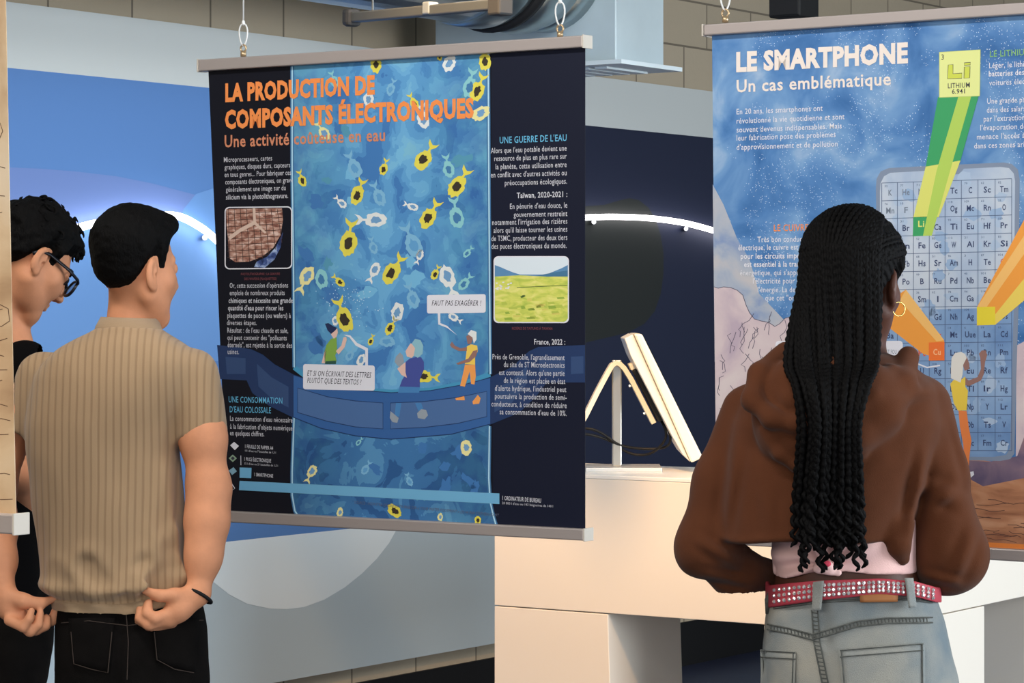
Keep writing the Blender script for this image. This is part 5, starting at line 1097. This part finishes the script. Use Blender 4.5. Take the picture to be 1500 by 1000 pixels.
# ------------------------------------------------------------------ woman with long braids
m_hoodie = M('brown_fleece', (84, 48, 30), .95, var=.05, vscale=30, bump=.35, bscale=700, sheen=.08, spec=.06)
m_pink = M('pink_cotton', (238, 196, 190), .85, var=.03, vscale=30, bump=.25, bscale=500)
m_jeans = M('faded_denim', (106, 118, 124), .85, vscale=7, bump=.6, bscale=700, rgb2=(160, 156, 144)); m_jeans_d = M('denim_seam', (82, 84, 80), .85, var=.25, vscale=120, bump=.4, bscale=500)
m_belt = M('red_belt', (176, 62, 74), .6, bump=.2, bscale=300); m_stud = M('rhinestone', (238, 232, 230), .12, metal=.7); m_leather = M('tan_leather_label', (158, 102, 58), .6)
m_gold = M('gold', (240, 206, 120), .2, metal=1.0); m_rose = M('rose_print', (216, 70, 92), .8)
def braid_woman():
    Y = 4.75; k = Y / F
    def T(u, v, dy=0.0): return W(u, v, Y + dy)
    root = thing('person', (T(1235, 0)[0], Y, 0), 0, 'person with long black braids, cropped brown hoodie and red studded belt, seen from behind', 'person')
    hc = T(1253, 413, .0); R = rot(27, 8, 0); sc = .925
    waist = Loft([(T(0, v)[2], ((a + b) / 2 - 750) * k, Y, (b - a) / 2 * k, ry) for v, a, b, ry in [(520, 1180, 1300, .05), (600, 1110, 1360, .09), (700, 1125, 1345, .1), (790, 1140, 1335, .1), (850, 1136, 1345, .105), (885, 1130, 1362, .11)]], 2.3)
    def skin(P):
        q = ((P - hc) @ R) / sc; d = head_sdf(q) * sc
        d = smin(d, cone(P, T(1246, 440, .0), T(1236, 530, .01), .047, .052), .03)
        return smin(d, waist.sdf(P, .02), .04)
    g = G(); g.add(*sculpt(skin, T(1095, 900, -.16), T(1375, 285, .16), .0036))
    # forearms and hands joined in front of the waist
    for A, s in (((T(1100, 838, .08), T(1165, 842, .18)), 1), ((T(1355, 828, .08), T(1300, 838, .18)), -1)):
        def hand(P, A=A, s=s):
            h = A[1]; dr = np.array([.92 * s, .35, .1]); dr /= np.linalg.norm(dr); sd = np.array([0, -.1, 1.0])
            d = smin(cone(P, A[0], h, .026, .023), cone(P, h, h + dr * .07, .024, .028), .015)
            for i in range(4):
                o = sd * (.025 - .017 * i); d = smin(d, chain(P, [h + dr * .07 + o, h + dr * .105 + o + [0, .008, 0], h + dr * .115 + o + [0, .035, 0]], [.009, .0085, .007], .004), .006)
            return smin(d, chain(P, [h + dr * .02 + sd * .025, h + dr * .06 + sd * .045, h + dr * .09 + sd * .042], [.013, .01, .0075], .006), .01)
        p = np.array(A); g.add(*sculpt(hand, p.min(0) - [.15, .05, .08], p.max(0) + [.15, .13, .09], .004))
    g.build('body', m_skin_dark, root, smooth=True, fix=False)
    # scalp hair
    def cap(P):
        q = ((P - hc) @ R) / sc; d = hair_sdf(q, .02, .014, .068, -.06, .012) * sc
        c = q - np.array([.03, .03, .02]); c = c / (np.linalg.norm(c, axis=1)[:, None] + 1e-9)
        return d + .0016 * np.sin(44 * np.arccos(np.clip(c @ np.array([.25, .8, .55]) , -1, 1)))
    hair = G().add(*sculpt(cap, hc - [.14, .15, .1], hc + [.14, .15, .15], .0026, 1)).build('hair', m_hair, root, smooth=True, fix=False)
    # hoodie
    rows = [(516, 1168, 1300, .075), (530, 1140, 1330, .095), (548, 1108, 1356, .11), (575, 1086, 1376, .125), (620, 1064, 1384, .135), (680, 1054, 1370, .14), (740, 1050, 1345, .14), (790, 1048, 1318, .138), (799, 1049, 1312, .136)]
    lf = Loft([(T(0, v)[2], ((a + b) / 2 - 750) * k, Y, (b - a) / 2 * k, ry) for v, a, b, ry in rows], 2.4)
    hemz = lambda P: np.interp(P[:, 0], [T(u, 0, -.125)[0] for u in (1045, 1090, 1130, 1170, 1230, 1310, 1335)], [T(0, v, -.125)[2] for v in (798, 798, 793.5, 792.5, 796, 797, 800)])
    L1 = [T(1093, 600, .01), T(1058, 705, .0), T(1037, 800, -.005), T(1078, 838, .04), T(1132, 848, .1)]; R1 = [36 * k, 40 * k, 44 * k, 35 * k, 26 * k]
    L2 = [T(1354, 592, .0), T(1371, 700, -.01), T(1392, 812, -.02), T(1368, 836, .03), T(1338, 838, .1)]; R2 = [40 * k, 45 * k, 54 * k, 38 * k, 27 * k]
    hoodL = [T(1168, 522, -.07), T(1130, 545, -.1), T(1106, 588, -.125), T(1122, 620, -.15), T(1160, 640, -.165), T(1200, 650, -.168)]
    hoodR = [T(1326, 524, -.03), T(1324, 560, -.07), T(1306, 605, -.13), T(1270, 632, -.155), T(1225, 648, -.168)]
    bag = [T(1125, 640, -.125), T(1150, 680, -.135), T(1200, 692, -.14), T(1255, 672, -.135), T(1290, 630, -.125)]
    ridges = [((1345, 640), (1318, 790), .012, 1.0), ((1075, 640), (1052, 790), .010, .5), ((1290, 590), (1370, 560), .012, .5), ((1330, 700), (1420, 740), .014, .6), ((1420, 760), (1380, 850), .012, .8), ((1010, 780), (1090, 830), .010, .8), ((1022, 835), (1110, 856), .008, .8), ((1395, 600), (1425, 720), .012, .5), ((1110, 700), (1120, 780), .012, .3), ((1090, 800), (1130, 812), .006, .6), ((1340, 750), (1400, 700), .012, .7), ((1405, 850), (1340, 835), .008, .7)]
    def hoodie(P):
        d = smax(lf.sdf(P, .006), hemz(P) - P[:, 2], .005)
        d = smin(d, smax(chain(P, L1, R1, .025), (P - T(1128, 848, .1)) @ np.array([.8, .5, -.1]), .004), .014)
        d = smin(d, smax(chain(P, L2, R2, .025), (P - T(1338, 838, .1)) @ np.array([-.6, .8, 0]), .004), .014)
        flap = chain(P, [T(1318, 770, -.09), T(1316, 800, -.1), T(1322, 818, -.09)], [20 * k, 17 * k, 12 * k], .01); d = smin(d, flap, .012)
        h = ell(P, T(1214, 596, -.105), (112 * k, .062, 84 * k)); h = smin(h, ell(P, T(1185, 640, -.11), (72 * k, .05, 52 * k)), .03)
        h = smin(h, chain(P, [T(1150, 514, -.06), T(1114, 548, -.105), T(1103, 586, -.132), T(1130, 612, -.152), T(1165, 621, -.160), T(1195, 623, -.160)], [.015, .019, .019, .017, .014, .012], .012), .005)
        h = smin(h, chain(P, [T(1330, 524, -.03), T(1318, 566, -.085), T(1290, 604, -.125), T(1252, 636, -.140), T(1205, 655, -.140)], [.020, .030, .034, .030, .022], .015), .016)
        h = smin(h, chain(P, [T(1306, 540, -.09), T(1278, 580, -.145), T(1245, 605, -.16)], [.012, .015, .012], .01), .010)
        h = smin(h, chain(P, [T(1142, 560, -.125), T(1158, 585, -.150), T(1180, 596, -.158)], [.014, .014, .012], .01), .014)
        h = smin(h, chain(P, [T(1120, 628, -.13), T(1142, 664, -.139), T(1168, 682, -.141), T(1215, 686, -.14), T(1262, 662, -.138)], [.011, .011, .011, .011, .011], .01), .006)
        h = smax(h, -ell(P, T(1236, 505, -.05), (48 * k, .075, 40 * k)), .015)
        d = smin(d, h, .005)
        d = d - .0022 * np.exp(-((P[:, 2] - hemz(P) - .005) / .006) ** 2) * (P[:, 0] > T(1046, 0)[0]) * (P[:, 0] < T(1318, 0)[0])
        for a, b, w, s in ridges:
            pa, pb = T(*a, 0), T(*b, 0); q = P[:, [0, 2]]; A2, B2 = pa[[0, 2]], pb[[0, 2]]; dd = B2 - A2; t = np.clip((q - A2) @ dd / (dd @ dd), 0, 1)
            r = np.linalg.norm(q - A2 - t[:, None] * dd, axis=1); m = np.sin(math.pi * np.clip(t, .02, .98)) * (P[:, 1] < Y + .02)
            d = d - .008 * s * m * np.exp(-(r / w) ** 2) + .006 * s * m * np.exp(-((r - w * 1.5) / (w * .7)) ** 2)
        return d + .0035 * vnoise(P * [11, 11, 7], 31) + .0015 * vnoise(P * [28, 28, 18], 32)
    lo = np.min([T(980, 895, -.25), T(1465, 505, .2)], 0); hi = np.max([T(980, 895, -.25), T(1465, 505, .2)], 0)
    ho = G().add(*sculpt(hoodie, lo, hi, .0042)).build('hoodie', m_hoodie, root, smooth=True, fix=False)
    # pink top
    pl = Loft([(T(0, v)[2], ((a + b) / 2 - 750) * k, Y, (b - a) / 2 * k, ry) for v, a, b, ry in [(740, 1134, 1340, .112), (800, 1131, 1342, .114), (840, 1133, 1343, .113), (862, 1133, 1346, .112)]], 2.3)
    pz = lambda P: np.interp(P[:, 0], [T(u, 0, -.125)[0] for u in (1130, 1158, 1188, 1206, 1240, 1280, 1345)], [T(0, v, -.125)[2] for v in (855, 852, 842, 840, 838, 843, 846)])
    kn = T(1208, 828, -.118)
    def top(P):
        d = pl.sdf(P, .004); v = P - kn; a = np.arctan2(v[:, 2], v[:, 0]); r = np.hypot(v[:, 0], v[:, 2])
        d = d + .0045 * np.sin(a * 10 + 3 * vnoise(P * 12, 3)) * np.exp(-((r - .045) / .055) ** 2) * (P[:, 1] < Y)
        return smax(d, pz(P) - P[:, 2], .003)
    pk = G().add(*sculpt(top, T(1110, 870, -.14), T(1365, 735, .14), .0038)).build('pink_top', m_pink, root, smooth=True, fix=False)
    def knot(P): return smin(ell(P, kn + [0, -.006, 0], (.016, .012, .009)), cone(P, kn + [-.012, -.006, -.004], kn + [.022, -.004, -.012], .008, .006), .008) + .0015 * vnoise(P * 90, 2)
    G().add(*sculpt(knot, kn - .05, kn + .05, .0022)).build('knot', m_pink, pk, smooth=True, fix=False)
    G().add(*sculpt(lambda P: ell(P, kn + [-.002, -.0125, .004], (.012, .008, .006)) + .002 * vnoise(P * 120, 5), kn - .04, kn + .04, .002)).build('rose_print', m_rose, pk, smooth=True, fix=False)
    # jeans
    jl = Loft([(T(0, v)[2], ((a + b) / 2 - 750) * k, Y, (b - a) / 2 * k, ry) for v, a, b, ry in [(856, 1131, 1366, .12), (880, 1128, 1372, .124), (905, 1122, 1382, .13), (950, 1117, 1392, .138), (1000, 1119, 1398, .142), (1060, 1122, 1398, .135)]], 2.4)
    wz = lambda P: np.interp(P[:, 0], [T(u, 0, -.125)[0] for u in (1125, 1160, 1200, 1290, 1340, 1375)], [T(0, v, -.125)[2] for v in (864, 858, 853, 850, 854, 868)])
    legs = [[T(1192, 1010, 0), T(1190, 1360, .01), T(1186, 1760, 0)], [T(1325, 1010, 0), T(1328, 1360, .01), T(1334, 1760, 0)]]
    def jeans(P):
        d = smax(jl.sdf(P, .02), P[:, 2] - wz(P), .003)
        for L_ in legs: d = smin(d, chain(P, L_, [74 * k, 64 * k, 62 * k], .03), .02)
        sx = np.interp(P[:, 2], [T(0, 1000)[2], T(0, 890)[2]], [T(1212, 0)[0], T(1194, 0)[0]])
        d = d + .0045 * np.exp(-((P[:, 0] - sx) / .008) ** 2) * (P[:, 1] < Y) + .0035 * vnoise(P * [15, 15, 10], 41)
        return smax(d, .05 - P[:, 2], .01)
    jn = G().add(*sculpt(jeans, T(1090, 1850, -.19), T(1430, 840, .19), .006)).build('jeans', m_jeans, root, smooth=True, fix=False)
    for q in ([(1113.5, 951), (1166, 954), (1163, 1040), (1116, 1040)], [(1228, 951), (1355, 941), (1356, 1040), (1236, 1040)]):
        pk_ = patch(G(), q, jl, Y, .006, 10, 8).build('pocket', m_jeans, jn, smooth=True)
        st = G(); TL, TR, BR, BL = q
        for dv in (1.5, 11): st.tube(sewn([(TL[0] + (TR[0] - TL[0]) * t, TL[1] + dv + (TR[1] - TL[1]) * t) for t in np.linspace(.02, .98, 10)], jl, Y, 0, .0072), .0011, 6)
        for P0, P1 in ((TL, BL), (TR, BR)): st.tube(sewn([(P0[0] + (P1[0] - P0[0]) * t + (4 if P0 is TL else -4), P0[1] + (P1[1] - P0[1]) * t) for t in np.linspace(.02, .98, 10)], jl, Y, 0, .0072), .0011, 6)
        st.build('stitching', m_jeans_d, pk_)
    sm = G()
    def dens(pts, n=9):
        pts = np.array(pts, float); out = []
        for i in range(len(pts) - 1): out += [tuple(pts[i] + (pts[i + 1] - pts[i]) * t / n) for t in range(n)]
        return out + [tuple(pts[-1])]
    for q in ([(1124, 914), (1155, 920), (1190, 929), (1225, 919), (1255, 910), (1300, 905), (1366, 904)],):
        for dv in (0, 7.5): sm.tube(sewn(dens([(u, v + dv) for u, v in q]), jl, Y, 0, .002), .0015, 6)
        for i in range(46):
            u = 1128 + i * 5.1; v = np.interp(u, [x for x, _ in q], [y for _, y in q]); sm.tube(sewn([(u, v + 1), (u + 1, v + 7)], jl, Y, 0, .002), .0011, 5)
    for du in (-5, 4): sm.tube(sewn(dens([(1194 + du, 893), (1197 + du, 940), (1211 + du, 1010)]), jl, Y, 0, .001), .0014, 6)
    for i in range(18): v = 897 + i * 6; u = np.interp(v, [893, 940, 1010], [1194, 1197, 1211]); sm.tube(sewn([(u - 4, v), (u + 3, v + 1)], jl, Y, 0, .001), .0011, 5)
    for dv in (0, 2.5): sm.tube(sewn(dens([(1133, 889 + dv), (1200, 880 + dv), (1290, 875 + dv), (1340, 876 + dv), (1366, 880 + dv)]), jl, Y, 0, .0015), .0010, 6)
    sm.build('seams', m_jeans_d, jn)
    # belt: band on the loft with the waist's dip
    def belt_pt(a, h, off):
        x0 = ((1131 + 1368) / 2 - 750) * k; c = math.cos(a); s = math.sin(a); rx, ry = 121 * k + off, .123 + off; e = 2 / 2.4
        x = x0 + rx * np.sign(c) * abs(c) ** e; y = Y - ry * np.sign(s) * abs(s) ** e
        u = 750 + x / y * F; v = np.interp(u, [1125, 1160, 1200, 1290, 1340, 1372], [857, 853.5, 850, 847, 851, 860]) if s > 0 else 857 - 6 * (1 + s)
        hh = np.interp(u, [1125, 1200, 1290, 1372], [33, 29, 23, 22]) if s > 0 else 27
        return np.array([x, y, W(u, v + hh * h, y)[2]])
    n = 96; V = []
    for h, o in ((0, .002), (0, .0065), (.08, .0075), (.92, .0075), (1, .0065), (1, .002)):
        for i in range(n): V.append(belt_pt(2 * math.pi * i / n, h, o))
    be = G().add(V, [(r * n + i, r * n + (i + 1) % n, ((r + 1) % 6) * n + (i + 1) % n, ((r + 1) % 6) * n + i) for r in range(6) for i in range(n)]).build('belt', m_belt, root, smooth=True)
    proto = None; stud_spots = []
    us = np.linspace(1135, 1366, 33); aa = np.linspace(.02, math.pi - .02, 500); bx = np.array([750 + (lambda p: p[0] / p[1] * F)(belt_pt(a, .5, .0075)) for a in aa])
    for u in us:
        a = aa[np.argmin(abs(bx - u))]
        for h in (.24, .5, .76): stud_spots.append((belt_pt(a, h, .0085), belt_pt(a, h, .03)))
    Mi = np.array(ROOT[root.name])
    r = .0034; sv = []; nn = 8
    for rr, hh in ((r, -.001), (r, .0008), (r * .55, .0026)):
        for i in range(nn): sv.append((rr * math.cos(2 * math.pi * i / nn), rr * math.sin(2 * math.pi * i / nn), hh))
    me = bpy.data.meshes.new('stud'); me.from_pydata(sv, [], [(j * nn + i, j * nn + (i + 1) % nn, (j + 1) * nn + (i + 1) % nn, (j + 1) * nn + i) for j in (0, 1) for i in range(nn)] + [tuple(range(2 * nn, 3 * nn))]); me.materials.append(m_stud)
    rj = random.Random(2)
    for p, q in stud_spots:
        o = bpy.data.objects.new('stud', me); COL.objects.link(o); o.parent = be; p = Mi[:3, :3] @ p + Mi[:3, 3]; q = Mi[:3, :3] @ q + Mi[:3, 3]
        d = Vector(q - p) + Vector((rj.uniform(-.006, .006), 0, rj.uniform(-.006, .006))); o.location = p; o.rotation_euler = d.to_track_quat('Z', 'Y').to_euler()
    for q in ([(1191, 852), (1207, 850), (1203, 893), (1189, 895)], [(1325, 846), (1338, 846), (1343, 889), (1331, 890)]):
        patch(G(), q, jl, Y, .020, 3, 10, .003).build('belt_loop', m_jeans, jn, smooth=True)
    G().tube([T(1131, 862, -.02), T(1124, 878, -.025), T(1125, 898, -.02)], .0035, 8, flat=1.5).build('belt_loop', m_jeans_d, jn, smooth=True)
    patch(G(), [(1259, 870), (1316, 868), (1315, 881), (1260, 882)], jl, Y, .0095, 8, 3).build('leather_label', m_leather, jn, smooth=True)
    for L_ in legs:
        a = L_[-1]; hz = a + np.array([0, -.04, 0]); hz[2] = 0; tz = a + np.array([.04, .16, 0]); tz[2] = 0
        G().add(*sculpt(lambda P: shoe(P, hz, tz), np.minimum(hz, tz) - [.06, .06, .01], np.maximum(hz, tz) + [.06, .06, .1], .006)).build('shoe', m_white_shoe, root, smooth=True, fix=False)
    # earring
    ec = T(1316.5, 452.5, -.02); G().tube([ec + np.array([.0112 * math.cos(t), .006 * math.cos(t), .0118 * math.sin(t)]) for t in np.linspace(0, 2 * math.pi, 29)[:-1]], .0009, 8, closed=True).build('earring', m_gold, root, smooth=True)
    # braids
    rnd = random.Random(21)
    def slerp(a, b, t):
        a = a / np.linalg.norm(a); b = b / np.linalg.norm(b); w = math.acos(np.clip(a @ b, -1, 1)); return (math.sin((1 - t) * w) * a + math.sin(t * w) * b) / math.sin(w)
    er = np.array([.074, .094, .086]); ecn = np.array([0, -.014, .028])
    def on_skull(d, off): return hc + R @ ((ecn + d * (er + off)) * sc)
    NB = 76
    for i in range(NB):
        f = (i % 33 + .5) / 33 if i < 66 else .2 + .6 * (i - 66) / 9; outer = 33 <= i < 66
        az = (f - .5) * math.radians(230); d0 = np.array([math.sin(az), math.cos(az) * .9, .55 - .28 * abs(math.sin(az))]) if not outer else np.array([math.sin(az) * .8, math.cos(az) * .25 - .35, .95])
        az1 = (f - .5) * math.radians(115 if not outer else 100); d1 = np.array([math.sin(az1), -math.cos(az1) * 1.0, .0 if outer else -.12])
        # directions above are in head axes; the fall is gathered over the back
        P = [on_skull(slerp(d0, d1, t), .017 + (.006 if outer else 0)) for t in np.linspace(0, 1, 9)]
        wv = f + rnd.uniform(-.02, .02); stray = outer is False and i in (1, 3)
        dy = (.008 if i >= 66 else 0) + rnd.uniform(-.010, .006) - (.012 if outer else 0)
        u1 = 1164 + 122 * wv; u2 = 1187 + 72 * wv; u3 = 1176 + 86 * wv; ue = 1176 + 82 * wv + rnd.uniform(-6, 6)
        if stray: u1, u2, u3, ue = 1158, 1168 + i * 3, 1160 + i * 3, 1158 + 5 * i
        if i == 2: u1, u2, u3, ue = 1152, 1176, 1174, 1176
        if not outer and f > .93: u3, ue = 1262, 1264 + rnd.uniform(-4, 4)
        vend = rnd.choice([rnd.uniform(770, 806), rnd.uniform(785, 812), rnd.uniform(800, 842)]) if not stray else rnd.uniform(800, 826)
        P += [T(u1, 520, -.125 + dy * .6), T((u1 + u2) / 2, 565, -.188 + dy), T(u2, 620, -.203 + dy), T(u2 * .5 + u3 * .5, 690, -.186 + dy), T(u3, 745, -.170 + dy), T((u3 + ue) / 2, 785, -.165 + dy)]
        c = catmull(P, 7); c += [T((u3 + ue) / 2 + (ue - (u3 + ue) / 2) * t, 785 + (vend - 785) * t, -.165 + dy) for t in np.linspace(.1, 1, 10)] if vend > 795 else []
        c = np.array(c)
        # even resample, then plait ripple and curls towards the tip
        sl = np.concatenate([[0], np.cumsum(np.linalg.norm(np.diff(c, axis=0), axis=1))]); S = np.arange(0, sl[-1], .0038); c = np.stack([np.interp(S, sl, c[:, j]) for j in range(3)], 1)
        tot = S[-1]; ph = rnd.uniform(0, 6); ct = np.clip((S - (tot - .16)) / .16, 0, 1); fq = rnd.uniform(240, 300)
        amp = .0052 * ct ** 1.5; c[:, 0] += amp * np.sin(S * fq + ph); c[:, 1] -= amp * .7 * np.cos(S * fq + ph)
        r0 = rnd.uniform(.0046, .0056); rr = r0 * (1 + .2 * np.sin(S * 2 * math.pi / .0135 + ph)) * (1 - .35 * ct ** 2); rr[-1] *= .4
        G().tube(list(c), list(rr), 7).build('braid', m_hair, hair, smooth=True, fix=False)
braid_woman()
